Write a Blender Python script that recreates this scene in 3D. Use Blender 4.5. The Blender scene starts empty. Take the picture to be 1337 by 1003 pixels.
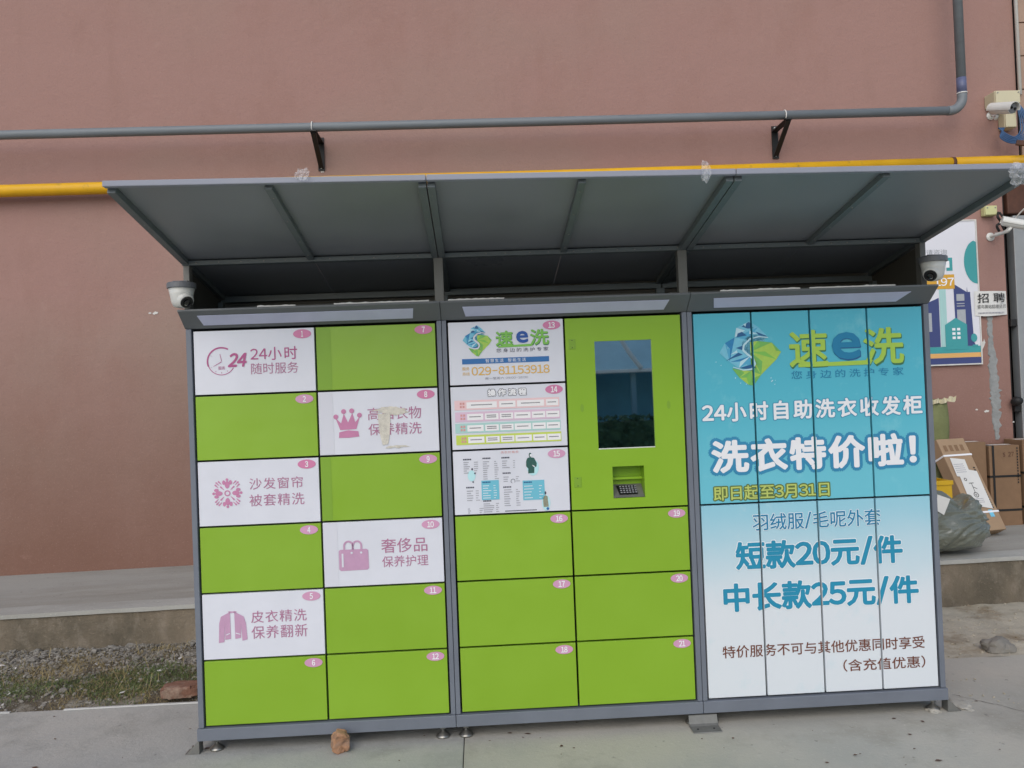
import bpy, bmesh, math, random
from mathutils import Vector, Matrix, noise

sc = bpy.context.scene
COL = sc.collection

# ---------------------------------------------------------------- camera
cd = bpy.data.cameras.new('camera')
cd.lens = 28.08; cd.sensor_width = 36.0; cd.clip_end = 500; cd.clip_start = 0.05
cam = bpy.data.objects.new('camera', cd); COL.objects.link(cam)
_r, _u, _b = [[0.998432, -0.04044, -0.038694], [0.038071, -0.016059, 0.999146], [-0.041026, -0.999053, -0.014495]]
cam.matrix_world = Matrix(((_r[0], _u[0], _b[0], 0), (_r[1], _u[1], _b[1], 0), (_r[2], _u[2], _b[2], 0), (0, 0, 0, 1)))
cam.location = (1.2194, -3.4721, 1.4693)
sc.camera = cam

# ---------------------------------------------------------------- world + sun (overcast)
SUN_EL, SUN_AZ = 38.0, 196.0       # azimuth clockwise from +Y; the sun stands behind the camera, a little left
w = bpy.data.worlds.new('World'); sc.world = w; w.use_nodes = True
nt = w.node_tree; nt.nodes.clear()
sky = nt.nodes.new('ShaderNodeTexSky'); sky.sky_type = 'NISHITA'; sky.sun_disc = False
sky.sun_elevation = math.radians(SUN_EL); sky.sun_rotation = math.radians(SUN_AZ)
sky.air_density = 1.0; sky.dust_density = 1.6; sky.ozone_density = 0.6
bg = nt.nodes.new('ShaderNodeBackground'); bg.inputs[1].default_value = 0.115
wo = nt.nodes.new('ShaderNodeOutputWorld')
nt.links.new(sky.outputs[0], bg.inputs[0]); nt.links.new(bg.outputs[0], wo.inputs[0])
sl = bpy.data.lights.new('sun', 'SUN'); sl.energy = 0.9; sl.angle = math.radians(60); sl.color = (1.0, .985, .96)
so = bpy.data.objects.new('sun', sl); COL.objects.link(so)
az = math.radians(SUN_AZ); el = math.radians(SUN_EL)
sd = Vector((math.sin(az) * math.cos(el), math.cos(az) * math.cos(el), math.sin(el)))
so.rotation_euler = sd.to_track_quat('Z', 'Y').to_euler(); so.location = (0, -4, 8)
sc.view_settings.view_transform = 'Standard'; sc.view_settings.look = 'None'
sc.view_settings.exposure = 0.36; sc.view_settings.gamma = 1.0
sc.view_settings.use_curve_mapping = False

# ---------------------------------------------------------------- helpers
def s2l(c):
    return tuple(((v / 255) / 12.92 if v / 255 <= .04045 else ((v / 255 + .055) / 1.055) ** 2.4) for v in c)

def pm(name, col, rough=.6, metal=0., var=.12, scale=3., bump=0., bscale=80., col2=None, c2scale=1.2, c2lo=.5, c2hi=.62,
       spec=.5, stretch=(1, 1, 1), dust=0., objvar=0., dent=0.):
    """procedural paint/plaster/concrete: mottled colour, optional second colour in patches, fine relief"""
    m = bpy.data.materials.new(name); m.use_nodes = True
    t = m.node_tree; N = t.nodes; L = t.links; b = N['Principled BSDF']
    geo = N.new('ShaderNodeNewGeometry')
    mp = N.new('ShaderNodeMapping'); mp.inputs['Scale'].default_value = stretch
    L.new(geo.outputs['Position'], mp.inputs[0])
    n = N.new('ShaderNodeTexNoise'); n.inputs['Scale'].default_value = scale; n.inputs['Detail'].default_value = 7
    n.inputs['Roughness'].default_value = .62
    L.new(mp.outputs[0], n.inputs['Vector'])
    r = N.new('ShaderNodeMapRange'); r.inputs['From Min'].default_value = .3; r.inputs['From Max'].default_value = .7
    r.inputs['To Min'].default_value = 1 - var; r.inputs['To Max'].default_value = 1 + var
    L.new(n.outputs['Fac'], r.inputs['Value'])
    base = N.new('ShaderNodeRGB'); base.outputs[0].default_value = (*col, 1); out = base.outputs[0]
    if col2 is not None:
        n2 = N.new('ShaderNodeTexNoise'); n2.inputs['Scale'].default_value = c2scale; n2.inputs['Detail'].default_value = 8
        n2.inputs['Roughness'].default_value = .65
        mp2 = N.new('ShaderNodeMapping'); mp2.inputs['Location'].default_value = (7.3, 1.1, 4.2); mp2.inputs['Scale'].default_value = stretch
        L.new(geo.outputs['Position'], mp2.inputs[0]); L.new(mp2.outputs[0], n2.inputs['Vector'])
        r2 = N.new('ShaderNodeMapRange'); r2.inputs['From Min'].default_value = c2lo; r2.inputs['From Max'].default_value = c2hi
        L.new(n2.outputs['Fac'], r2.inputs['Value'])
        mx = N.new('ShaderNodeMix'); mx.data_type = 'RGBA'
        L.new(r2.outputs[0], mx.inputs['Factor']); L.new(out, mx.inputs['A']); mx.inputs['B'].default_value = (*col2, 1)
        out = mx.outputs['Result']
    if objvar:
        oi = N.new('ShaderNodeObjectInfo'); ro = N.new('ShaderNodeMapRange'); ro.inputs['To Min'].default_value = 1 - objvar; ro.inputs['To Max'].default_value = 1 + objvar
        L.new(oi.outputs['Random'], ro.inputs['Value']); m2 = N.new('ShaderNodeVectorMath'); m2.operation = 'SCALE'
        L.new(out, m2.inputs[0]); L.new(ro.outputs[0], m2.inputs['Scale']); out = m2.outputs[0]
    mul = N.new('ShaderNodeVectorMath'); mul.operation = 'SCALE'
    L.new(out, mul.inputs[0]); L.new(r.outputs[0], mul.inputs['Scale'])
    L.new(mul.outputs[0], b.inputs['Base Color'])
    b.inputs['Roughness'].default_value = rough; b.inputs['Metallic'].default_value = metal
    b.inputs['Specular IOR Level'].default_value = spec
    if dust:
        rr = N.new('ShaderNodeMapRange'); rr.inputs['From Min'].default_value = .35; rr.inputs['From Max'].default_value = .65
        rr.inputs['To Min'].default_value = rough; rr.inputs['To Max'].default_value = min(1, rough + dust)
        L.new(n.outputs['Fac'], rr.inputs['Value']); L.new(rr.outputs[0], b.inputs['Roughness'])
    if bump:
        nb = N.new('ShaderNodeTexNoise'); nb.inputs['Scale'].default_value = bscale; nb.inputs['Detail'].default_value = 5
        L.new(geo.outputs['Position'], nb.inputs['Vector'])
        bp = N.new('ShaderNodeBump'); bp.inputs['Strength'].default_value = bump; bp.inputs['Distance'].default_value = .01
        L.new(nb.outputs['Fac'], bp.inputs['Height']); L.new(bp.outputs[0], b.inputs['Normal'])
        if dent:
            nd_ = N.new('ShaderNodeTexNoise'); nd_.inputs['Scale'].default_value = 4.5; nd_.inputs['Detail'].default_value = 2
            L.new(geo.outputs['Position'], nd_.inputs['Vector']); b2 = N.new('ShaderNodeBump'); b2.inputs['Strength'].default_value = dent; b2.inputs['Distance'].default_value = .03
            L.new(nd_.outputs['Fac'], b2.inputs['Height']); L.new(bp.outputs[0], b2.inputs['Normal']); L.new(b2.outputs[0], b.inputs['Normal'])
    return m

M = {}
def srgb(name, c, **k):
    M[name] = pm(name, s2l(c), **k); return M[name]

WO = {}      # world position of each object's origin (before any later turning of a whole thing)
def props(o, label=None, cat=None, group=None, kind=None):
    if label: o['label'] = label
    if cat: o['category'] = cat
    if group: o['group'] = group
    if kind: o['kind'] = kind
    return o

def empty(name, loc, label, cat, group=None):
    o = bpy.data.objects.new(name, None); COL.objects.link(o); o.location = loc
    o.empty_display_size = .05
    WO[o] = Vector(loc)
    return props(o, label, cat, group)

def mk(name, verts, faces, mats, par=None, smooth=False, midx=None, org=None, bevel=0., bseg=2):
    """mesh object from world-space vertices; origin at its own base centre"""
    me = bpy.data.meshes.new(name)
    if org is None:
        xs = [v[0] for v in verts]; ys = [v[1] for v in verts]; zs = [v[2] for v in verts]
        org = ((min(xs) + max(xs)) / 2, (min(ys) + max(ys)) / 2, min(zs))
    org = Vector(org)
    me.from_pydata([(v[0] - org[0], v[1] - org[1], v[2] - org[2]) for v in verts], [], faces)
    if not isinstance(mats, (list, tuple)): mats = [mats]
    for m in mats: me.materials.append(m if not isinstance(m, str) else M[m])
    if midx:
        for p, i in zip(me.polygons, midx): p.material_index = i
    if bevel:
        bm = bmesh.new(); bm.from_mesh(me)
        es = [e for e in bm.edges if len(e.link_faces) == 2 and e.calc_face_angle(0) > .5]
        bmesh.ops.bevel(bm, geom=es, offset=bevel, segments=bseg, profile=.5, affect='EDGES', clamp_overlap=True)
        bm.to_mesh(me); bm.free()
    if smooth:
        for p in me.polygons: p.use_smooth = True
    me.update()
    o = bpy.data.objects.new(name, me); COL.objects.link(o)
    WO[o] = org
    if par is not None:
        o.parent = par; o.location = org - WO[par]
    else:
        o.location = org
    return o

def boxv(x0, x1, y0, y1, z0, z1):
    v = [(x0, y0, z0), (x1, y0, z0), (x1, y1, z0), (x0, y1, z0), (x0, y0, z1), (x1, y0, z1), (x1, y1, z1), (x0, y1, z1)]
    f = [(0, 3, 2, 1), (4, 5, 6, 7), (0, 1, 5, 4), (1, 2, 6, 5), (2, 3, 7, 6), (3, 0, 4, 7)]
    return v, f

def box(name, x0, x1, y0, y1, z0, z1, mat, par=None, bevel=.0015, bseg=2):
    v, f = boxv(x0, x1, y0, y1, z0, z1)
    return mk(name, v, f, mat, par, bevel=bevel, bseg=bseg)

def merge(parts):
    V, F = [], []
    for v, f in parts:
        n = len(V); V += list(v); F += [tuple(i + n for i in q) for q in f]
    return V, F

def tubev(pts, r, seg=12, cap=True):
    """tube along a polyline; r a number or one radius per point"""
    pts = [Vector(p) for p in pts]; n = len(pts)
    rs = r if isinstance(r, (list, tuple)) else [r] * n
    V, F = [], []; prev = None
    for i, p in enumerate(pts):
        d = (pts[min(i + 1, n - 1)] - pts[max(i - 1, 0)]).normalized()
        if prev is None:
            a = Vector((0, 0, 1)) if abs(d.z) < .9 else Vector((1, 0, 0))
            u = d.cross(a).normalized()
        else:
            u = (prev - d * prev.dot(d)).normalized()
        prev = u; q = d.cross(u)
        for k in range(seg):
            t = 2 * math.pi * k / seg
            V.append(tuple(p + (u * math.cos(t) + q * math.sin(t)) * rs[i]))
    for i in range(n - 1):
        for k in range(seg):
            a = i * seg + k; b = i * seg + (k + 1) % seg
            F.append((a, b, b + seg, a + seg))
    if cap:
        F.append(tuple(range(seg - 1, -1, -1))); F.append(tuple((n - 1) * seg + k for k in range(seg)))
    return V, F

def tube(name, pts, r, mat, par=None, seg=12):
    v, f = tubev(pts, r, seg); return mk(name, v, f, mat, par, smooth=True)

def lathe(prof, c, axis=Vector((0, 0, 1)), seg=24):
    """profile of (radius, height) turned about an axis through c"""
    axis = Vector(axis).normalized()
    a = Vector((0, 0, 1)) if abs(axis.z) < .9 else Vector((1, 0, 0))
    u = axis.cross(a).normalized(); q = axis.cross(u); c = Vector(c)
    V, F = [], []
    for r, h in prof:
        for k in range(seg):
            t = 2 * math.pi * k / seg
            V.append(tuple(c + axis * h + (u * math.cos(t) + q * math.sin(t)) * max(r, 1e-5)))
    for i in range(len(prof) - 1):
        for k in range(seg):
            a_ = i * seg + k; b_ = i * seg + (k + 1) % seg
            F.append((a_, b_, b_ + seg, a_ + seg))
    F.append(tuple(range(seg - 1, -1, -1))); F.append(tuple((len(prof) - 1) * seg + k for k in range(seg)))
    return V, F

def bar(p, q, wd, dp, up=(0, 0, 1)):
    """rectangular bar from p to q, wd across, dp along 'up'"""
    p, q = Vector(p), Vector(q); d = (q - p).normalized(); s = d.cross(Vector(up)).normalized(); t = s.cross(d).normalized()
    V = []
    for e in (p, q):
        for a, b in ((-1, -1), (1, -1), (1, 1), (-1, 1)):
            V.append(tuple(e + s * a * wd / 2 + t * b * dp / 2))
    return V, [(0, 1, 2, 3), (7, 6, 5, 4), (0, 4, 5, 1), (1, 5, 6, 2), (2, 6, 7, 3), (3, 7, 4, 0)]

# flat print: polygons (x, z) lying on a plane facing -Y
def flat(name, polys, mat, y, par, midx=None):
    V, F = [], []
    for p in polys:
        a = sum(p[i][0] * p[(i + 1) % len(p)][1] - p[(i + 1) % len(p)][0] * p[i][1] for i in range(len(p)))
        if a < 0: p = p[::-1]
        n = len(V); V += [(q[0], y, q[1]) for q in p]; F.append(tuple(range(n, n + len(p))))
    o = mk(name, V, F, mat, par, midx=midx)
    if len(polys) > 1 and name not in ('clock_icon', 'flower_icon', 'crown_icon', 'bag_icon', 'jacket_icon'): o['kind'] = 'stuff'
    return o

def rect(xc, zc, w_, h_, sh=0.):
    return [(xc - w_ / 2, zc - h_ / 2), (xc + w_ / 2, zc - h_ / 2 + sh), (xc + w_ / 2, zc + h_ / 2 + sh), (xc - w_ / 2, zc + h_ / 2)]

def ell(xc, zc, a, b, n=28, t0=0., t1=2 * math.pi):
    return [(xc + a * math.cos(t0 + (t1 - t0) * k / n), zc + b * math.sin(t0 + (t1 - t0) * k / n)) for k in range(n)]

def ring(xc, zc, r0, r1, t0=0., t1=360., n=28, thin=None):
    P = []
    for k in range(n):
        a = math.radians(t0 + (t1 - t0) * k / n); b = math.radians(t0 + (t1 - t0) * (k + 1) / n)
        P.append([(xc + r0 * math.cos(a), zc + r0 * math.sin(a)), (xc + r1 * math.cos(a), zc + r1 * math.sin(a)),
                  (xc + r1 * math.cos(b), zc + r1 * math.sin(b)), (xc + r0 * math.cos(b), zc + r0 * math.sin(b))])
    return P

_tc = {}
NARROW = {'0': .58, '1': .54, '2': .58, '3': .58, '4': .58, '5': .58, '6': .58, '7': .58, '8': .58, '9': .58, '!': .40, '/': .44, ':': .30, '-': .62, ' ': .34}
def text_geo(body, bold, space, shear, res):
    """latin digits are taken in their full-width form, so all signs share one upright sans-serif, and are set close by hand"""
    key = (body, bold, space, shear)
    if key in _tc: return _tc[key]
    if any(ch in NARROW and ch != ' ' for ch in body) and body != 'e':
        V, F = [], []; x = 0.
        for ch in body:
            if ch == ' ': x += .34 * space; continue
            if ch == '/':
                gv, gf = [(.04, -.09), (.13, -.09), (.42, .84), (.33, .84)], [(0, 1, 2, 3)]; w_ = .46
            elif ch in NARROW:
                gv, gf = glyph(chr(ord(ch) + 0xFEE0), res); w_ = NARROW[ch]
                a = min(v[0] for v in gv); b = max(v[0] for v in gv); sx = .38 / (b - a) if ch == '/' else .42 / (b - a) if ch == '-' else 1.
                gv = [((v[0] - (a + b) / 2) * sx + w_ / 2, v[1]) for v in gv]
            else:
                gv, gf = glyph(ch, res); w_ = 1.
            n = len(V); V += [(v[0] + x + v[1] * shear, v[1]) for v in gv]; F += [tuple(i + n for i in f) for f in gf]; x += w_ * (space if w_ == 1. else 1 + (space - 1) * .5)
        _tc[key] = (V, F); return V, F
    V, F = raw_text(body, space, res); V = [(v[0] + v[1] * shear, v[1]) for v in V]
    _tc[key] = (V, F); return V, F
def glyph(ch, res):
    k = ('glyph', ch)
    if k not in _tc: _tc[k] = raw_text(ch, 1., res)
    return _tc[k]
def raw_text(body, space, res):
    cu = bpy.data.curves.new('t', 'FONT'); cu.body = body; cu.space_character = space; cu.resolution_u = res
    ob = bpy.data.objects.new('t', cu); COL.objects.link(ob)
    dg = bpy.context.evaluated_depsgraph_get(); ev = ob.evaluated_get(dg); me = ev.to_mesh()
    V = [(v.co.x, v.co.y) for v in me.vertices]; F = [tuple(p.vertices) for p in me.polygons]
    ev.to_mesh_clear(); bpy.data.objects.remove(ob); bpy.data.curves.remove(cu)
    return V, F

def text_fit(body, tb, bold=0., space=1., shear=0., res=3):
    """flat text scaled to the box tb = (centre x, centre z, width, height); returns 2-d verts and faces"""
    V, F = text_geo(body, 0., space, shear, res); Vr = V
    x0 = min(v[0] for v in Vr); x1 = max(v[0] for v in Vr); y0 = min(v[1] for v in Vr); y1 = max(v[1] for v in Vr)
    sx = tb[2] / (x1 - x0); sy = tb[3] / (y1 - y0); cx = (x0 + x1) / 2; cy = (y0 + y1) / 2
    return [(tb[0] + (v[0] - cx) * sx, tb[1] + (v[1] - cy) * sy) for v in V], F

def fatten(V2, F, rad):
    """heavier strokes: shifted copies of the outline, each a hair behind the last; gives 3-tuples (x, z, step)"""
    if rad <= 0: return [(a, b, 0) for a, b in V2], list(F)
    n = 8 if rad < .0035 else 14
    V = [(a, b, 0) for a, b in V2]; G = list(F)
    rings = [(rad, n)] + ([(rad * .5, 8)] if rad > .004 else [])
    k_ = 0
    for r_, m_ in rings:
        for k in range(m_):
            k_ += 1; t = 2 * math.pi * k / m_; b0 = len(V)
            V += [(a + r_ * math.cos(t), b + r_ * math.sin(t), k_) for a, b in V2]; G += [tuple(i + b0 for i in f) for f in F]
    return V, G
STEP = .000022
def text(body, tb, mat, y, par, bold=0., space=1., shear=0., name='lettering', res=3):
    V2, F = text_fit(body, tb, 0, space, shear, res)
    V3, F = fatten(V2, F, bold * tb[3] * .8)
    return mk(name, [(a, y + c * STEP, b) for a, b, c in V3], F, mat, par)

def clip_to(V2, F, x0, x1, z0, z1):
    bm = bmesh.new(); vs = [bm.verts.new((q[0], q[2] * STEP if len(q) > 2 else 0, q[1])) for q in V2]
    for f in F:
        try: bm.faces.new([vs[i] for i in f])
        except ValueError: pass
    for co, no in (((x0, 0, 0), (-1, 0, 0)), ((x1, 0, 0), (1, 0, 0)), ((0, 0, z0), (0, 0, -1)), ((0, 0, z1), (0, 0, 1))):
        bmesh.ops.bisect_plane(bm, geom=bm.verts[:] + bm.edges[:] + bm.faces[:], plane_co=co, plane_no=no, clear_outer=True)
    bm.verts.index_update()
    out = [(v.co.x, v.co.z, v.co.y) for v in bm.verts]; of = [tuple(v.index for v in f.verts) for f in bm.faces]
    bm.free(); return out, of

# ---------------------------------------------------------------- materials
srgb('frame_grey', (112, 118, 128), rough=.42, var=.06, scale=6, bump=.05, bscale=300, dust=.2)
srgb('header_grey', (104, 108, 110), rough=.45, var=.05, scale=5, dust=.2)
srgb('post_grey', (118, 117, 112), rough=.5, var=.08, scale=8)
srgb('dark_gap', (28, 29, 30), rough=.8, var=.1)
srgb('door_green', (137, 178, 44), rough=.3, var=.025, scale=3.2, bump=.02, bscale=40, dust=.15, spec=.5, objvar=.025, dent=.12)
srgb('panel_green', (138, 180, 42), rough=.34, bump=.03, bscale=40, dent=.12, var=.02, scale=2.0, dust=.12, spec=.4)
srgb('green_strip', (128, 168, 50), rough=.42, var=.03, scale=2.2, spec=.4)
srgb('door_white', (222, 224, 232), rough=.3, var=.03, scale=5, bump=.03, bscale=40, dust=.2, spec=.45, objvar=.015, dent=.2)
srgb('white_strip', (217, 218, 226), rough=.35, var=.02, scale=3, spec=.4)
srgb('header_light', (196, 200, 224), rough=.35, var=.05, scale=12)
srgb('badge_pink', (212, 128, 168), rough=.45, var=.04)
srgb('badge_pale', (212, 156, 188), rough=.45, var=.05)
srgb('print_white', (240, 240, 242), rough=.45, var=.01)
srgb('print_magenta', (180, 86, 138), rough=.5, var=.05, scale=30)
srgb('print_pink', (200, 130, 168), rough=.5, var=.05, scale=30)
srgb('print_pink_text', (178, 118, 150), rough=.5, var=.05, scale=30)
srgb('print_mauve', (196, 154, 184), rough=.5, var=.05, scale=30)
srgb('residue', (214, 209, 196), rough=.85, var=.16, scale=60, bump=.3, bscale=200)
srgb('canopy_sheet', (136, 140, 144), rough=.26, metal=0., var=.10, scale=1.6, dust=.25, spec=.5)
srgb('canopy_frame', (104, 112, 114), rough=.45, var=.08, scale=8)
srgb('canopy_edge', (146, 149, 160), rough=.45, var=.05, scale=6, dust=.2)
srgb('inner_dark', (84, 81, 74), rough=.7, var=.15, scale=4)
srgb('zinc', (132, 132, 128), rough=.5, metal=.5, var=.12, scale=30)
srgb('steel', (150, 148, 142), rough=.35, metal=.8, var=.12, scale=40)
srgb('glass_screen', (196, 210, 208), rough=.02, metal=1., var=.01)
srgb('black_plastic', (24, 24, 26), rough=.4, var=.1)
srgb('cam_white', (218, 218, 212), rough=.35, var=.04, scale=20)
srgb('cam_grey', (110, 112, 116), rough=.45, var=.05)
srgb('lens_black', (6, 6, 8), rough=.1, var=.05, spec=.8)
srgb('logo_navy', (34, 96, 146), rough=.5, var=.05)
srgb('logo_blue', (42, 132, 186), rough=.5, var=.08, scale=40)
srgb('logo_mid', (84, 172, 208), rough=.5, var=.08, scale=40)
srgb('logo_sky', (120, 196, 220), rough=.5, var=.08, scale=40)
srgb('logo_pale', (190, 226, 236), rough=.5, var=.06, scale=40)
srgb('logo_green', (116, 184, 92), rough=.5, var=.08, scale=40)
srgb('logo_lime', (168, 204, 86), rough=.5, var=.08, scale=40)
srgb('logo_leaf', (70, 150, 70), rough=.5, var=.08, scale=40)
srgb('brand_green', (128, 196, 84), rough=.5, var=.05)
srgb('brand_lime', (170, 206, 80), rough=.5, var=.04)
srgb('brand_shade', (62, 120, 82), rough=.5, var=.04)
srgb('brand_blue', (30, 84, 164), rough=.5, var=.04)
srgb('brand_teal_blue', (28, 128, 170), rough=.5, var=.05)
srgb('banner_blue', (44, 112, 176), rough=.5, var=.04)
srgb('ink_grey', (70, 72, 88), rough=.6, var=.05)
srgb('ink_soft', (150, 150, 158), rough=.6, var=.08)
srgb('gold', (226, 182, 92), rough=.5, var=.05)
srgb('gold_light', (246, 226, 176), rough=.5, var=.05)
srgb('row_pink', (238, 204, 206), rough=.5, var=.02)
srgb('row_mauve', (224, 194, 214), rough=.5, var=.02)
srgb('row_teal', (174, 214, 208), rough=.5, var=.02)
srgb('row_lime', (200, 218, 92), rough=.5, var=.03)
srgb('row_box', (244, 242, 242), rough=.5, var=.01)
srgb('ink_red', (216, 156, 152), rough=.6, var=.05)
srgb('price_blue', (112, 192, 212), rough=.5, var=.04)
srgb('coat_green', (44, 92, 84), rough=.6, var=.2, scale=120)
srgb('coat_taupe', (146, 146, 124), rough=.6, var=.2, scale=120)
srgb('halo_cyan', (188, 232, 236), rough=.6, var=.04)
srgb('poster_white_edge', (232, 240, 242), rough=.5, var=.01)
srgb('outline_blue', (50, 138, 178), rough=.5, var=.04)
srgb('outline_soft', (62, 152, 186), rough=.5, var=.04)
srgb('poster_blue_text', (34, 142, 176), rough=.5, var=.04)
srgb('outline_olive', (96, 116, 56), rough=.5, var=.05)
srgb('lime_text', (190, 204, 108), rough=.5, var=.05)
srgb('ink_brown', (112, 62, 44), rough=.6, var=.05)
srgb('pipe_grey', (118, 124, 128), rough=.45, var=.10, scale=2.5, stretch=(1, 1, 6), dust=.2)
srgb('pipe_blue', (96, 102, 132), rough=.45, var=.12, scale=6)
srgb('pipe_yellow', (226, 172, 10), rough=.4, var=.10, scale=3, col2=s2l((176, 140, 50)), c2scale=9, c2lo=.62, c2hi=.72, dust=.3)
srgb('iron_black', (26, 25, 24), rough=.6, var=.2, scale=20)
srgb('white_tie', (222, 220, 214), rough=.6, var=.05)
srgb('cement', (146, 148, 146), rough=.9, var=.16, scale=22, bump=.5, bscale=60)
srgb('paper', (220, 219, 214), rough=.7, var=.04, scale=12)
srgb('ink_black', (34, 33, 34), rough=.7, var=.05)
srgb('poster_paper', (222, 222, 228), rough=.4, var=.015)
srgb('poster_navy', (62, 72, 122), rough=.45, var=.05)
srgb('poster_teal', (64, 156, 158), rough=.45, var=.05)
srgb('poster_mint', (168, 208, 204), rough=.45, var=.04)
srgb('poster_orange', (226, 174, 104), rough=.45, var=.04)
srgb('poster_gold', (214, 162, 52), rough=.45, var=.04)
srgb('poster_grey', (168, 172, 176), rough=.45, var=.08, scale=40)
srgb('cardboard', (162, 136, 108), rough=.85, var=.08, scale=7, bump=.12, bscale=50)
srgb('cardboard_dark', (132, 104, 78), rough=.85, var=.09, scale=7, bump=.12, bscale=50)
srgb('bag_plastic', (96, 101, 86), rough=.27, var=.12, scale=9, bump=.5, bscale=22, stretch=(1, 1, 3), spec=.55)
srgb('sack_green', (118, 124, 80), rough=.7, var=.18, scale=9, bump=.4, bscale=120)
srgb('crate_yellow', (214, 172, 30), rough=.45, var=.08)
srgb('junction_beige', (206, 198, 166), rough=.5, var=.05)
srgb('junction_yellow', (206, 206, 150), rough=.5, var=.05)
srgb('cable_blue', (56, 92, 134), rough=.45, var=.1)
srgb('rust_brown', (86, 54, 40), rough=.7, var=.2, scale=20)
srgb('shutter_steel', (156, 158, 158), rough=.5, metal=.4, var=.1, scale=5)
srgb('dark_inside', (30, 22, 20), rough=.8, var=.3)
srgb('tile_tan', (166, 138, 118), rough=.45, var=.12, scale=5)
srgb('brick_red', (120, 86, 70), rough=.9, var=.16, scale=22, bump=.6, bscale=50, col2=s2l((150, 128, 112)), c2scale=9)
srgb('brick_orange', (170, 128, 98), rough=.9, var=.2, scale=24, bump=.7, bscale=50, col2=s2l((150, 120, 100)), c2scale=14)
srgb('stone', (132, 128, 120), rough=.9, var=.22, scale=9, bump=.6, bscale=40)
srgb('gravel', (138, 133, 124), rough=.95, var=.45, scale=14, bump=.4, bscale=90)
srgb('soil', (90, 82, 68), rough=.95, var=.3, scale=9, bump=1., bscale=60, col2=s2l((140, 134, 122)), c2scale=6)
srgb('sand', (182, 174, 156), rough=.95, var=.16, scale=7, bump=.6, bscale=70, col2=s2l((140, 124, 100)), c2scale=3.4, c2lo=.52, c2hi=.7)
srgb('grass_green', (96, 112, 62), rough=.7, var=.3, scale=12)
srgb('grass_dry', (150, 134, 92), rough=.8, var=.3, scale=12)
srgb('litter', (212, 210, 204), rough=.7, var=.1, scale=20)
srgb('white_edging', (186, 186, 182), rough=.6, var=.1, scale=14)
srgb('shed_blue', (112, 178, 210), rough=.5, var=.12, scale=2)
srgb('roof_blue', (128, 176, 196), rough=.45, var=.12, scale=1.5)
srgb('hedge_dark', (62, 90, 66), rough=.8, var=.4, scale=6)
srgb('pale_post', (120, 160, 180), rough=.5, var=.05)
srgb('trim_white', (226, 228, 230), rough=.5, var=.04)

def plastic_clear():
    m = bpy.data.materials.new('clear_film'); m.use_nodes = True
    b = m.node_tree.nodes['Principled BSDF']
    b.inputs['Base Color'].default_value = (.85, .86, .87, 1); b.inputs['Roughness'].default_value = .18
    b.inputs['Alpha'].default_value = .30; b.inputs['Specular IOR Level'].default_value = .8
    return m
M['clear_film'] = plastic_clear()

def film_mat():
    m = bpy.data.materials.new('bag_film'); m.use_nodes = True
    t = m.node_tree; N = t.nodes; L = t.links; b = N['Principled BSDF']
    geo = N.new('ShaderNodeNewGeometry')
    def nz(scale, st, rot, dist):
        mp = N.new('ShaderNodeMapping'); mp.inputs['Scale'].default_value = st; mp.inputs['Rotation'].default_value = rot
        L.new(geo.outputs['Position'], mp.inputs[0])
        n = N.new('ShaderNodeTexNoise'); n.inputs['Scale'].default_value = scale; n.inputs['Detail'].default_value = 4; n.inputs['Distortion'].default_value = dist
        L.new(mp.outputs[0], n.inputs['Vector'])
        a = N.new('ShaderNodeMath'); a.operation = 'SUBTRACT'; a.inputs[1].default_value = .5; L.new(n.outputs['Fac'], a.inputs[0])
        c = N.new('ShaderNodeMath'); c.operation = 'ABSOLUTE'; L.new(a.outputs[0], c.inputs[0]); return c.outputs[0]
    last = None
    for sc_, st, rot, d_, strg, dst in ((9, (1, 1, 2.5), (0, .5, 0), 1.2, .5, .03), (30, (1, 1, 1.6), (0, -.6, .3), .8, .3, .008)):
        bp = N.new('ShaderNodeBump'); bp.inputs['Strength'].default_value = strg; bp.inputs['Distance'].default_value = dst
        L.new(nz(sc_, st, rot, d_), bp.inputs['Height'])
        if last: L.new(last.outputs[0], bp.inputs['Normal'])
        last = bp
    L.new(last.outputs[0], b.inputs['Normal'])
    b.inputs['Base Color'].default_value = (*s2l((106, 110, 98)), 1); b.inputs['Roughness'].default_value = .34; b.inputs['Coat Weight'].default_value = .8; b.inputs['Coat Roughness'].default_value = .12; b.inputs['Specular IOR Level'].default_value = .6
    return m
M['bag_film'] = film_mat()

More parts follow.
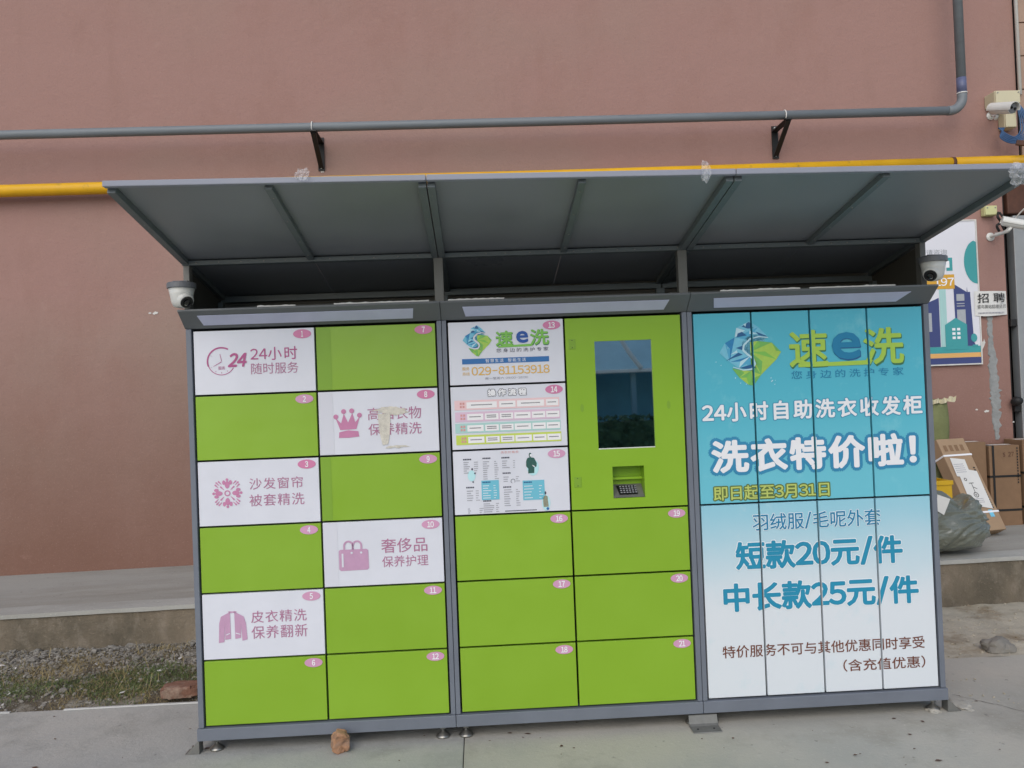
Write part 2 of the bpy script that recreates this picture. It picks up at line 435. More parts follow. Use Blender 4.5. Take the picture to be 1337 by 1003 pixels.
# poster print on the narrow doors: turquoise above, fading to near white below, with faint cloudy patches
def poster_mat(name, z_lo, z_hi, c_lo, c_hi, patch, z0, z1):
    m = bpy.data.materials.new(name); m.use_nodes = True
    t = m.node_tree; N = t.nodes; L = t.links; b = N['Principled BSDF']
    geo = N.new('ShaderNodeNewGeometry'); sep = N.new('ShaderNodeSeparateXYZ'); L.new(geo.outputs['Position'], sep.inputs[0])
    n = N.new('ShaderNodeTexNoise'); n.inputs['Scale'].default_value = 2.1; n.inputs['Detail'].default_value = 6
    L.new(geo.outputs['Position'], n.inputs['Vector'])
    ad = N.new('ShaderNodeMath'); ad.operation = 'MULTIPLY_ADD'; ad.inputs[1].default_value = .22
    L.new(n.outputs['Fac'], ad.inputs[0]); L.new(sep.outputs['Z'], ad.inputs[2])
    r = N.new('ShaderNodeMapRange'); r.interpolation_type = 'SMOOTHSTEP'
    r.inputs['From Min'].default_value = z0 + .11; r.inputs['From Max'].default_value = z1 + .11
    L.new(ad.outputs[0], r.inputs['Value'])
    mx = N.new('ShaderNodeMix'); mx.data_type = 'RGBA'; mx.inputs['A'].default_value = (*s2l(c_lo), 1); mx.inputs['B'].default_value = (*s2l(c_hi), 1)
    L.new(r.outputs[0], mx.inputs['Factor'])
    n2 = N.new('ShaderNodeTexNoise'); n2.inputs['Scale'].default_value = 5; n2.inputs['Detail'].default_value = 8; n2.inputs['Roughness'].default_value = .7
    L.new(geo.outputs['Position'], n2.inputs['Vector'])
    r2 = N.new('ShaderNodeMapRange'); r2.inputs['From Min'].default_value = .56; r2.inputs['From Max'].default_value = .72; r2.inputs['To Max'].default_value = .55
    L.new(n2.outputs['Fac'], r2.inputs['Value'])
    mx2 = N.new('ShaderNodeMix'); mx2.data_type = 'RGBA'; mx2.inputs['B'].default_value = (*s2l(patch), 1)
    L.new(mx.outputs['Result'], mx2.inputs['A']); L.new(r2.outputs[0], mx2.inputs['Factor'])
    L.new(mx2.outputs['Result'], b.inputs['Base Color']); b.inputs['Roughness'].default_value = .34; b.inputs['Specular IOR Level'].default_value = .4
    return m
M['poster_upper'] = poster_mat('poster_upper', 0, 0, (112, 196, 212), (88, 186, 206), (140, 210, 220), 1.0, 1.5)
M['poster_lower'] = poster_mat('poster_lower', 0, 0, (222, 228, 232), (150, 206, 222), (200, 222, 228), .48, 1.0)

# the painted render of the big wall: dusty rose, greyer and paler in broad clouds, drips, stains and painted-in shade low down
def wall_mat():
    m = bpy.data.materials.new('rose_render'); m.use_nodes = True
    t = m.node_tree; N = t.nodes; L = t.links; b = N['Principled BSDF']
    geo = N.new('ShaderNodeNewGeometry')
    def nz(scale, detail=7, stretch=(1, 1, 1), rough=.6, loc=(0, 0, 0)):
        mp = N.new('ShaderNodeMapping'); mp.inputs['Scale'].default_value = stretch; mp.inputs['Location'].default_value = loc
        L.new(geo.outputs['Position'], mp.inputs[0])
        n = N.new('ShaderNodeTexNoise'); n.inputs['Scale'].default_value = scale; n.inputs['Detail'].default_value = detail
        n.inputs['Roughness'].default_value = rough; L.new(mp.outputs[0], n.inputs['Vector']); return n.outputs['Fac']
    def mr(v, a, c, lo=0., hi=1.):
        r = N.new('ShaderNodeMapRange'); r.inputs['From Min'].default_value = a; r.inputs['From Max'].default_value = c
        r.inputs['To Min'].default_value = lo; r.inputs['To Max'].default_value = hi; L.new(v, r.inputs['Value']); return r.outputs[0]
    def mix(a, bcol, f):
        x = N.new('ShaderNodeMix'); x.data_type = 'RGBA'; L.new(f, x.inputs['Factor'])
        if isinstance(a, tuple): x.inputs['A'].default_value = (*a, 1)
        else: L.new(a, x.inputs['A'])
        x.inputs['B'].default_value = (*bcol, 1); return x.outputs['Result']
    c = mix(s2l((161, 127, 118)), s2l((157, 134, 122)), mr(nz(.28, 3), .42, .62))
    c = mix(c, s2l((147, 112, 100)), mr(nz(1.6, 9, (1, 1, .45), .68, (3, 0, 1)), .52, .72, 0, .45))
    c = mix(c, s2l((172, 142, 130)), mr(nz(7, 9, (1, 1, 1), .75, (9, 0, 2)), .6, .74, 0, .4))
    # soiled band near the foot of the wall, its weaker skylight painted in too
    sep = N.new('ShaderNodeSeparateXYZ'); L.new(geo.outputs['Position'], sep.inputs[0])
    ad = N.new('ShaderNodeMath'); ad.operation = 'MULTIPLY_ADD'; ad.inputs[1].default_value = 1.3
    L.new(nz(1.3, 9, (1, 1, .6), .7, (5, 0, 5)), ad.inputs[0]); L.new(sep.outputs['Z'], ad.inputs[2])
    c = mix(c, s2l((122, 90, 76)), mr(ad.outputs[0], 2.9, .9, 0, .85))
    c = mix(c, s2l((172, 140, 128)), mr(nz(3.1, 10, (1, 1, 1.6), .75, (1, 0, 8)), .62, .70, 0, .28))
    c = mix(c, s2l((144, 114, 103)), mr(nz(1.8, 6, (3, 1, .5), .6, (2, 0, 4)), .56, .76, 0, .22))
    c = mix(c, s2l((186, 158, 146)), mr(nz(90, 3, (1, 1, 1), .5, (2, 0, 4)), .58, .72, 0, .22))
    c = mix(c, s2l((118, 90, 80)), mr(nz(70, 3, (1, 1, 1), .5, (6, 0, 4)), .6, .74, 0, .25))
    L.new(c, b.inputs['Base Color']); b.inputs['Roughness'].default_value = .88; b.inputs['Specular IOR Level'].default_value = .25
    nb = nz(38, 8, (1, 1, 1), .7); bp = N.new('ShaderNodeBump'); bp.inputs['Strength'].default_value = .35; bp.inputs['Distance'].default_value = .01
    L.new(nb, bp.inputs['Height'])
    bp2 = N.new('ShaderNodeBump'); bp2.inputs['Strength'].default_value = .25; bp2.inputs['Distance'].default_value = .06
    L.new(nz(2.2, 5), bp2.inputs['Height']); L.new(bp.outputs[0], bp2.inputs['Normal']); L.new(bp2.outputs[0], b.inputs['Normal'])
    return m
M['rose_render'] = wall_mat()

def concrete_mat(name, c1, c2, c3, rough=.85, st=(1, 1, 1), bump=.4, crack=0.):
    m = bpy.data.materials.new(name); m.use_nodes = True
    t = m.node_tree; N = t.nodes; L = t.links; b = N['Principled BSDF']
    geo = N.new('ShaderNodeNewGeometry')
    def nz(scale, loc, rough=.65, stretch=st):
        mp = N.new('ShaderNodeMapping'); mp.inputs['Scale'].default_value = stretch; mp.inputs['Location'].default_value = loc
        L.new(geo.outputs['Position'], mp.inputs[0])
        n = N.new('ShaderNodeTexNoise'); n.inputs['Scale'].default_value = scale; n.inputs['Detail'].default_value = 10
        n.inputs['Roughness'].default_value = rough; L.new(mp.outputs[0], n.inputs['Vector']); return n.outputs['Fac']
    def mr(v, a, c, lo=0., hi=1.):
        r = N.new('ShaderNodeMapRange'); r.inputs['From Min'].default_value = a; r.inputs['From Max'].default_value = c
        r.inputs['To Min'].default_value = lo; r.inputs['To Max'].default_value = hi; L.new(v, r.inputs['Value']); return r.outputs[0]
    def mix(a, bcol, f):
        x = N.new('ShaderNodeMix'); x.data_type = 'RGBA'; L.new(f, x.inputs['Factor'])
        if isinstance(a, tuple): x.inputs['A'].default_value = (*a, 1)
        else: L.new(a, x.inputs['A'])
        x.inputs['B'].default_value = (*bcol, 1); return x.outputs['Result']
    c = mix(s2l(c1), s2l(c2), mr(nz(.9, (0, 0, 0)), .4, .62))
    c = mix(c, s2l(c3), mr(nz(3.4, (4, 2, 1)), .5, .72, 0, .7))
    c = mix(c, tuple(v * .45 for v in s2l(c1)), mr(nz(26, (2, 8, 1), .55, (1, 1, 1)), .66, .72, 0, .6))
    c = mix(c, tuple(min(1, v * 1.35) for v in s2l(c1)), mr(nz(60, (5, 8, 1), .5, (1, 1, 1)), .6, .75, 0, .5))
    L.new(c, b.inputs['Base Color']); b.inputs['Roughness'].default_value = rough; b.inputs['Specular IOR Level'].default_value = .3
    bp = N.new('ShaderNodeBump'); bp.inputs['Strength'].default_value = bump; bp.inputs['Distance'].default_value = .008
    L.new(nz(45, (0, 0, 0), .7, (1, 1, 1)), bp.inputs['Height']); L.new(bp.outputs[0], b.inputs['Normal'])
    return m
M['slab'] = concrete_mat('slab', (168, 168, 163), (180, 178, 170), (142, 141, 134), bump=.5)
M['slab_dusty'] = concrete_mat('slab_dusty', (172, 170, 161), (186, 181, 169), (148, 143, 131), bump=.5)
M['ledge_top'] = concrete_mat('ledge_top', (162, 161, 154), (146, 143, 134), (170, 168, 160), st=(.5, 2, 1), bump=.4)
M['ledge_strip'] = concrete_mat('ledge_strip', (180, 180, 174), (164, 163, 156), (146, 144, 136), st=(.6, 2, 1))
M['ledge_face'] = concrete_mat('ledge_face', (138, 126, 109), (102, 95, 82), (160, 150, 136), st=(2.2, 1, 1.3), bump=1.)

# ================================================================ SETTING
random.seed(7)
# open ground to the horizon
v = [(-250, -250, -.06), (250, -250, -.06), (250, 250, -.06), (-250, 250, -.06)]
props(mk('ground', v, [(0, 1, 2, 3)], 'soil'), kind='structure')
# concrete slab; two pours meet at a joint
slab1 = box('pavement', -14, 1.096, -16, .60, -.058, 0, 'slab', bevel=.004)
slab2 = box('pavement', 1.099, 16, -16, .655, -.058, -.001, 'slab_dusty', bevel=.004)
props(slab1, kind='structure'); props(slab2, kind='structure')

def slab_crack(pts, wd, seed, par, z):
    P = []
    for i in range(len(pts) - 1):
        for k in range(10):
            f = k / 10; x = pts[i][0] * (1 - f) + pts[i + 1][0] * f; y = pts[i][1] * (1 - f) + pts[i + 1][1] * f
            P.append((x + .02 * noise.noise(Vector((i * 3 + f * 6, seed, 0))), y + .02 * noise.noise(Vector((i * 3 + f * 6, seed, 5)))))
    V = []; F = []
    for i, (x, y) in enumerate(P):
        w_ = wd * (.4 + abs(noise.noise(Vector((i * .6, seed, 9)))) * 1.6); V += [(x - w_, y - w_ * .5, z), (x + w_, y + w_ * .5, z)]
    F = [(2 * i, 2 * i + 1, 2 * i + 3, 2 * i + 2) for i in range(len(P) - 1)]
    mk('crack', V, F, 'crack_line', par)
srgb('crack_line', (98, 95, 88), rough=.95, var=.2, scale=30)
slab_crack([(3.36, .18), (3.50, .02), (3.62, -.16), (3.70, -.5), (3.86, -.9)], .0016, 1., slab2, .0012)
slab_crack([(3.62, -.16), (3.95, -.02), (4.4, .10)], .0011, 4., slab2, .0012)

def sheet(name, x0, x1, y0, y1, nx, ny, hf, mat):
    V = [(x0 + (x1 - x0) * i / nx, y0 + (y1 - y0) * j / ny, 0) for j in range(ny + 1) for i in range(nx + 1)]
    V = [(a, b, hf(a, b)) for a, b, _ in V]
    F = [(j * (nx + 1) + i, j * (nx + 1) + i + 1, (j + 1) * (nx + 1) + i + 1, (j + 1) * (nx + 1) + i) for j in range(ny) for i in range(nx)]
    return mk(name, V, F, mat, smooth=True, org=(0, 0, 0))

def soil_h(x, y):
    t = min(1, max(0, (y - .585) / .12))
    rise = .018 * min(1, max(0, (y - .8) / .7)) * (1 + .5 * math.tanh((x + 1.0) * 1.5))
    n_ = noise.fractal(Vector((x * 3.1, y * 3.1, 0)), 1., 2., 5) * .022 + noise.noise(Vector((x * 24, y * 24, 3))) * .006
    return -.03 + t * (.028 + n_) + rise
props(sheet('soil_verge', -7, 2.6, .585, 1.62, 480, 60, soil_h, 'soil'), kind='structure')
def sand_h(x, y):
    n_ = noise.fractal(Vector((x * 2.3, y * 2.3, 5)), 1., 2., 6) * .018 + noise.noise(Vector((x * 22, y * 22, 1))) * .004
    return -.006 + n_ + .012 * min(1, max(0, (y - .7) / .5))
props(sheet('sandy_verge', 2.6, 9, .64, 1.62, 300, 50, sand_h, 'sand'), kind='structure')

# raised ledge (old concrete platform) along the foot of the wall; its top climbs slightly to the right
def lz(x): return .262 + .0095 * x
LY = 1.56
def ledge():
    n = 160; V = []; F = []
    for i in range(n + 1):
        x = -9 + 18 * i / n
        z = lz(x); j1 = noise.noise(Vector((x * 3, 0, 0))) * .008; j2 = noise.noise(Vector((x * 5, 3, 0))) * .010
        V += [(x, LY + j1 + .015, -.07), (x, LY + j1 * .5, z * .5), (x, LY + j2, z - .014), (x, LY + .012 + j2, z), (x, 2.82, z + .006)]
    for i in range(n):
        for k in range(4):
            a = i * 5 + k; F.append((a, a + 5, a + 6, a + 1))
    o = mk('concrete_ledge', V, F, ['ledge_face', 'ledge_top'], org=(0, 0, 0), midx=[1 if (q % 4) == 3 else 0 for q in range(n * 4)])
    return props(o, kind='structure')
lg = ledge()
# paler screed strip along its front edge
V = []; F = []; n = 220
for i in range(n + 1):
    x = -9 + 18 * i / n
    a = LY - .012 + noise.noise(Vector((x * 5, 3, 0))) * .010; b = LY + .17 + noise.noise(Vector((x * 2.1, 7, 0))) * .03 + noise.noise(Vector((x * 13, 7, 0))) * .008
    z = lz(x); V += [(x, a, z - .022), (x, a, z + .004), (x, b, z + .005), (x, b + .004, z - .002)]
for i in range(n):
    for k in range(3):
        q = i * 4 + k; F.append((q, q + 4, q + 5, q + 1))
mk('screed_strip', V, F, 'ledge_strip', lg)

# ---- the big rendered wall
WY = 2.8
wall = empty('building_wall', (0, WY, 0), 'tall dusty rose rendered wall behind the lockers and the two long pipes', 'wall')
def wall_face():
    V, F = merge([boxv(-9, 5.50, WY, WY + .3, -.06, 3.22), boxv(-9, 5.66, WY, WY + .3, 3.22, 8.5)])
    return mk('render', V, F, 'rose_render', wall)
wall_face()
def blob_strip(name, ctr, half, mat, par, y, t=.006, seed=0., rough=.4):
    """ragged patch following ctr points (x,z) with half widths, raised t off plane y"""
    L_, R_ = [], []
    pts = []
    for i in range(len(ctr) - 1):
        for k in range(8):
            f = k / 8; pts.append(((ctr[i][0] * (1 - f) + ctr[i + 1][0] * f), (ctr[i][1] * (1 - f) + ctr[i + 1][1] * f), half[i] * (1 - f) + half[i + 1] * f))
    pts.append((ctr[-1][0], ctr[-1][1], half[-1]))
    for i, (x, z, h) in enumerate(pts):
        L_.append((x - h * (1 + rough * noise.noise(Vector((i * .7, seed, 0))) * 2), z)); R_.append((x + h * (1 + rough * noise.noise(Vector((i * .8, seed + 9, 0))) * 2), z))
    V = []; F = []
    for (a, z), (b, _) in zip(L_, R_): V += [(a, y, z), (a + .004, y - t, z), (b - .004, y - t, z), (b, y, z)]
    for i in range(len(L_) - 1):
        for k in range(3):
            q = i * 4 + k; F.append((q, q + 1, q + 5, q + 4))
    return mk(name, V, F, mat, par)
blob_strip('cement_patch', [(5.35, 1.96), (5.348, 1.793), (5.358, 1.607), (5.362, 1.422), (5.368, 1.298), (5.367, 1.144), (5.365, 0.965)],
           [.024, .020, .034, .038, .042, .036, .014], 'cement', wall, WY, seed=3., rough=.5)
for (u, z, a, b, ang) in (((5.282, 1.733)[0], (5.282, 1.733)[1], .014, .040, -.4), ((5.206, 1.212)[0], (5.206, 1.212)[1], .011, .006, 0), ((5.287, 1.196)[0], (5.287, 1.196)[1], .022, .009, .1),
                         ((5.505, 1.101)[0], (5.505, 1.101)[1], .009, .005, 0), ((-1.258, 2.213)[0], (-1.258, 2.213)[1], .022, .010, .2), ((-1.299, 2.214)[0], (-1.299, 2.214)[1], .012, .006, 0),
                         ((0.059, 3.277)[0], (0.059, 3.277)[1], .014, .010, 0)):
    P = [(u + a * math.cos(t) * math.cos(ang) - b * math.sin(t) * math.sin(ang) * (1 + .3 * math.sin(3 * t)), z + a * math.cos(t) * math.sin(ang) + b * math.sin(t) * math.cos(ang) * (1 + .3 * math.sin(5 * t))) for t in [k * 2 * math.pi / 12 for k in range(12)]]
    flat('paint_chip', [P], 'litter', WY - .0035, wall)
# hairline crack along the wall foot (thin ragged groove lip)
def crack(x0, x1, z, amp, seed):
    A = [(x0 + (x1 - x0) * i / 60, z + amp * noise.noise(Vector((i * .22, seed, 0))) + amp * .5 * noise.noise(Vector((i * .9, seed, 2)))) for i in range(61)]
    polys = [[A[i], A[i + 1], (A[i + 1][0], A[i + 1][1] + .003), (A[i][0], A[i][1] + .003)] for i in range(60) if noise.noise(Vector((i * .13, seed + 3, 0))) > -.12]
    flat('crack', polys, 'dark_gap', WY - .0015, wall)


# tiled pier right of the wall: separate tiles with recessed joints
pier = empty('tiled_pier', (6.1, WY, 3.1), 'tan stone tiled pier at the right edge, above the dark shutter box', 'pier')
box('backing', 5.675, 6.6, WY + .012, WY + .3, 3.24, 6.6, 'dark_gap', pier)
tile_me = None
for j in range(12):
    for i in range(3):
        zz = 3.25 + j * .272; xx = 5.680 + i * .30
        if tile_me is None:
            t = box('tile', xx, xx + .292, WY - .012, WY + .012, zz, zz + .264, 'tile_tan', pier, bevel=.003); tile_me = t.data
        else:
            t = bpy.data.objects.new('tile', tile_me); COL.objects.link(t); t.parent = pier
            t.location = Vector((xx + .146, WY, zz)) - WO[pier]

# shop doorway with steel frame at the right edge
dw = empty('shop_doorway', (5.9, WY, .3), 'dark shop doorway with grey steel door frame at the right edge', 'doorway')
box('dark_recess', 5.51, 7.2, WY + .5, WY + .55, .2, 3.2, 'dark_inside', dw)
box('reveal', 5.502, 5.512, WY + .002, WY + .5, .2, 3.2, 'dark_inside', dw)
box('shutter_box', 5.53, 7.2, WY - .02, WY + .35, 2.78, 3.21, 'rust_brown', dw, bevel=.01)
box('door_frame', 5.555, 5.665, WY - .04, WY + .05, .31, 2.76, 'shutter_steel', dw, bevel=.005)
box('door_leaf', 5.72, 6.7, WY + .1, WY + .14, .31, 2.7, 'shutter_steel', dw, bevel=.004)
for k in range(18): box('shutter_slat', 5.70, 6.7, WY + .07, WY + .095, 1.75 + k * .054, 1.796 + k * .054, 'junction_beige', dw, bevel=.006)
for u in ((5.531, 1.898), (5.504, 1.212)):
    box('hinge', 5.505, 5.56, WY - .03, WY - .002, u[1] - .03, u[1] + .03, 'iron_black', dw, bevel=.006)
V, F = lathe([(.001, 0), (.034, .004), (.04, .03), (.028, .07), (.001, .075)], (5.50, WY - .03, (5.525, 1.261)[1]), (0, -1, .2), 14)
mk('latch_cover', V, F, 'iron_black', dw, smooth=True)

# ================================================================ PIPES
def elbow(c, r, a0, a1, n, y):
    return [(c[0] + r * math.cos(math.radians(a0 + (a1 - a0) * k / n)), y, c[1] + r * math.sin(math.radians(a0 + (a1 - a0) * k / n))) for k in range(n + 1)]
gp = empty('grey_pipe', (0, 2.55, 3.54), 'grey metal pipe running along the wall and turning up at the right', 'pipe')
PZ = 3.541
tube('horizontal_run', [(-9, 2.55, 3.525), (-2, 2.55, 3.54), (2, 2.55, PZ), (4.93, 2.55, 3.547)], .0335, 'pipe_grey', gp, 20)
tube('elbow', [(4.93, 2.55, 3.547)] + elbow((4.945, 3.652), .105, -90, 0, 10, 2.55) + [(5.05, 2.55, 3.68)], .036, 'pipe_grey', gp, 20)
tube('blue_sleeve', [(5.05, 2.55, 3.68), (5.05, 2.55, 3.80)], .0358, 'pipe_blue', gp, 20)
tube('pipe_collar', [(5.05, 2.55, 3.676), (5.05, 2.55, 3.684)], .039, 'white_tie', gp, 20)
tube('riser', [(5.05, 2.55, 3.79), (5.05, 2.55, 8)], .0345, 'pipe_grey', gp, 20)
yp = empty('yellow_pipe', (0, 2.7, 3.17), 'yellow gas pipe running along the wall behind the canopy edge', 'pipe')
tube('pipe_run', [(-9, 2.7, 3.15), (-1.5, 2.7, 3.167), (2, 2.7, 3.164), (5.03, 2.7, 3.178)], .046, 'pipe_yellow', yp, 20)
tube('pipe_run', [(5.05, 2.7, 3.178), (8, 2.7, 3.192)], .046, 'pipe_yellow', yp, 20)
tube('coupling', [(5.028, 2.7, 3.178), (5.052, 2.7, 3.178)], .049, 'rust_brown', yp, 20)

def bracket(x, label):
    r = empty('pipe_bracket', (x, WY, 3.3), label, 'bracket', 'black iron brackets under the grey pipe')
    V, F = bar((x, WY - .008, 3.28), (x, WY - .008, 3.54), .05, .010, (0, 1, 0)); mk('wall_leg', V, F, 'iron_black', r)
    V, F = bar((x, WY - .0135, 3.497), (x, 2.49, 3.497), .05, .010); mk('top_arm', V, F, 'iron_black', r)
    V, F = bar((x, 2.505, 3.487), (x, WY - .017, 3.30), .036, .012); mk('diagonal_strut', V, F, 'iron_black', r)
    V, F = lathe([(.012, 0), (.012, .008), (.001, .009)], (x, WY - .014, 3.305), (0, -1, 0), 8); mk('bolt', V, F, 'steel', r)
    V, F = lathe([(.012, 0), (.012, .008), (.001, .009)], (x, WY - .014, 3.52), (0, -1, 0), 8); mk('bolt', V, F, 'steel', r)
    pts = [(x - .012, 2.55 + .039 * math.cos(t), PZ - .001 + .041 * math.sin(t)) for t in [k * math.pi / 8 - .4 for k in range(13)]]
    V, F = tubev(pts, .0045, 6); mk('wire_tie', V, F, 'white_tie', r, smooth=True)
    return r
b1 = bracket(.055, 'black iron bracket under the grey pipe, near the left end of the canopy')
b2 = bracket(3.655, 'black iron bracket under the grey pipe, towards the pipe bend')

# white conduit down the pier joint
wc = tube('conduit', [(5.672, WY - .03, 3.74), (5.668, WY - .03, 8)], .014, 'white_tie', seg=10)
props(wc, 'thin white vertical conduit at the right edge of the wall above the beige boxes', 'conduit')

# ---- junction boxes, cameras on the wall
def enclosure(x0, x1, z0, z1, d, label, mat='junction_beige'):
    r = empty('junction_box', ((x0 + x1) / 2, WY, z0), label, 'junction box')
    box('housing', x0, x1, WY - d, WY - .001, z0, z1, mat, r, bevel=.006)
    box('lid', x0 + .003, x1 - .003, WY - d - .012, WY - d - .0005, z0 + .003, z1 - .003, mat, r, bevel=.004)
    for a in (x0 + .018, x1 - .018):
        V, F = lathe([(.006, 0), (.006, .003), (.001, .004)], (a, WY - d - .012, z1 - .02), (0, -1, 0), 8); mk('screw', V, F, 'steel', r)
    return r
EA, EB, EC, ED = (5.39, 3.632), (5.595, 3.738), (5.496, 3.457), (5.591, 3.597)
enclosure(EA[0], EB[0], EA[1], EB[1], .13, 'large beige junction box behind the upper white camera')
enclosure(EC[0], ED[0], EC[1], ED[1], .08, 'small upright beige junction box below the upper white camera')
enclosure((5.316, 2.846)[0], (5.417, 2.843)[0], (5.362, 2.764)[1], (5.366, 2.844)[1], .05, 'small pale yellow junction box beneath the canopy corner', 'junction_yellow')

def bullet(c, d, L_, r_, label, mount):
    """bullet camera: body, sun hood, glass face with two lenses, arm and foot"""
    c = Vector(c); d = Vector(d).normalized(); s = d.cross(Vector((0, 0, 1))).normalized(); u = s.cross(d)
    r = empty('bullet_camera', tuple(mount), label, 'security camera')
    V, F = lathe([(r_ * .8, -L_ / 2), (r_ * .96, -L_ / 2 + .01), (r_ * .96, L_ / 2 - .006), (r_ * .9, L_ / 2)], c, d, 24); mk('body', V, F, 'cam_white', r, smooth=True)
    V = []; F = []; n = 14
    for e in (-L_ / 2 - .005, L_ / 2 + .022):
        for rr in (r_ * 1.06, r_ * 1.16):
            for k in range(n + 1):
                t = math.radians(-15 + 210 * k / n); V.append(tuple(c + d * e + (s * math.cos(t) + u * math.sin(t)) * rr))
    m_ = n + 1
    for k in range(n):
        F += [(m_ + k, m_ + k + 1, 3 * m_ + k + 1, 3 * m_ + k), (k + 1, k, 2 * m_ + k, 2 * m_ + k + 1),
              (2 * m_ + k, 3 * m_ + k, 3 * m_ + k + 1, 2 * m_ + k + 1), (k, k + 1, m_ + k + 1, m_ + k)]
    F += [(0, m_, 3 * m_, 2 * m_), (n, 2 * m_ + n, 3 * m_ + n, m_ + n)]
    mk('sun_hood', V, F, 'cam_white', r, smooth=False)
    V, F = lathe([(r_ * .88, 0), (r_ * .88, .004), (r_ * .8, .005)], c + d * (L_ / 2 - .001), d, 24); f_ = mk('face_plate', V, F, 'cam_grey', r)
    for a, b in ((-.38, -.05), (.38, .12)):
        V, F = lathe([(r_ * .27, 0), (r_ * .27, .004), (r_ * .15, .005)], c + d * (L_ / 2 + .0045) + s * a * r_ + u * b * r_, d, 14); mk('lens', V, F, 'lens_black', f_)
    foot = Vector(mount)
    V, F = tubev([c - d * L_ * .15 - u * r_, c - d * L_ * .2 - u * (r_ + .03), foot + Vector((0, -.04, 0)), foot], .012, 10); mk('arm', V, F, 'cam_white', r, smooth=True)
    V, F = lathe([(.034, 0), (.034, .008), (.02, .016)], foot + Vector((0, -.001, 0)), (0, -1, 0), 16); mk('mounting_foot', V, F, 'cam_white', r)
    return r
bullet((5.33, 2.50, 3.535), (.18, -.93, -.30), .20, .042, 'upper white bullet camera with twin lenses mounted in front of the beige box', ((5.435, 3.582)[0], WY, (5.435, 3.582)[1]))
bullet((5.345, 2.42, 2.625), (.93, -.30, -.30), .20, .034, 'lower white bullet camera seen from the side at the right edge beneath the canopy', (5.385, WY, 2.60))
# cables
def cable(pts, r_, mat, label, seg=8, closed=False):
    P = [Vector(p) for p in pts]; out = []
    for i in range(len(P) - 1):
        p0 = P[max(i - 1, 0)]; p1 = P[i]; p2 = P[i + 1]; p3 = P[min(i + 2, len(P) - 1)]
        for k in range(6):
            t = k / 6; out.append(.5 * ((2 * p1) + (-p0 + p2) * t + (2 * p0 - 5 * p1 + 4 * p2 - p3) * t * t + (-p0 + 3 * p1 - 3 * p2 + p3) * t ** 3))
    out.append(P[-1])
    V, F = tubev(out, r_, seg)
    return V, F
parts = []
C_ = [(5.577, 3.619), (5.597, 3.508), (5.586, 3.411), (5.533, 3.363), (5.479, 3.395), (5.444, 3.457)]
for k in range(5):
    o_ = k * .012
    parts.append(cable([(C_[0][0] + o_ * .5, 2.68, C_[0][1]), (C_[1][0] + o_ * .6, 2.68 - o_, C_[1][1]), (C_[2][0] + o_, 2.67 - o_, C_[2][1] - o_ * .5), (C_[3][0], 2.66, C_[3][1] - o_), (C_[4][0] - o_, 2.68, C_[4][1] - o_ * .6), (C_[5][0] + o_, 2.72, C_[5][1])], .006, None, ''))
V, F = merge(parts); props(mk('cable_coil', V, F, 'cable_blue', smooth=True), 'blue network cables looped beneath the beige junction boxes', 'cable')
parts = [cable([(5.41, 2.72, 2.78), (5.39, 2.7, 2.74), (5.42, 2.71, 2.70), (5.38, 2.7, 2.67), (5.41, 2.72, 2.63)], .010, None, ''),
         cable([(5.42, 2.72, 2.78), (5.44, 2.7, 2.72), (5.41, 2.69, 2.69), (5.45, 2.72, 2.64)], .008, None, '')]
V, F = merge(parts); props(mk('cable_tangle', V, F, 'iron_black', smooth=True), 'short black cable tangle hanging below the pale yellow junction box', 'cable')
V, F = cable([(5.40, 2.76, 2.62), (5.45, 2.7, 2.63), (5.46, 2.6, 2.70), (5.48, 2.5, 2.76), (5.52, 2.45, 2.72)], .006, None, '')
props(mk('white_cable', V, F, 'white_tie', smooth=True), 'thin white cable curving up to the lower bullet camera', 'cable')
V, F = bar((5.50, 2.60, 3.30), (5.85, 2.45, 3.20), .03, .035)
props(mk('angle_bar', V, F, 'rust_brown'), 'short rusty brown bar sloping down beside the blue cables', 'bar')

# ================================================================ POSTERS ON WALL
YP = WY - .022
ps = empty('wall_poster', (4.8, WY, 1.58), 'white framed city skyline poster on the wall, half hidden by the right locker', 'poster')
X0p = 4.35
box('board', X0p, 5.262, WY - .02, WY - .001, 1.575, 2.742, 'poster_paper', ps, bevel=.002)
fr = [(X0p, 5.262, 1.575, 1.585), (X0p, 5.262, 2.732, 2.742), (5.252, 5.262, 1.585, 2.732)]
V, F = merge([boxv(a, b, WY - .026, WY - .0205, c, d) for a, b, c, d in fr]); mk('edge_trim', V, F, 'litter', ps)
def zp(z): return z
flat('print_stripe', [[(X0p, 1.586), (5.251, 1.586), (5.251, 1.635), (X0p, 1.635)]], 'poster_navy', YP, ps)
flat('print_stripe', [[(X0p, 1.636), (5.251, 1.636), (5.251, 1.672), (X0p, 1.672)]], 'poster_orange', YP, ps)
flat('print_stripe', [[(X0p, 1.673), (5.251, 1.673), (5.251, 1.725), (X0p, 1.725)]], 'poster_teal', YP, ps)
flat('printed_tower', [[(4.93, 1.726), (4.965, 1.726), (4.965, 2.26), (4.93, 2.29)], [(4.966, 1.726), (4.985, 1.726), (4.985, 2.2), (4.966, 2.2)]], 'poster_mint', YP, ps)
flat('printed_tower', [[(4.75, 1.726), (4.925, 1.726), (4.925, 2.12), (4.75, 2.05)]], 'poster_navy', YP, ps)
flat('printed_tower', [[(5.055, 1.726), (5.215, 1.726), (5.20, 1.76), (5.185, 2.16), (5.165, 2.16), (5.16, 2.20), (5.157, 2.16), (5.05, 2.23)]], 'poster_navy', YP, ps)
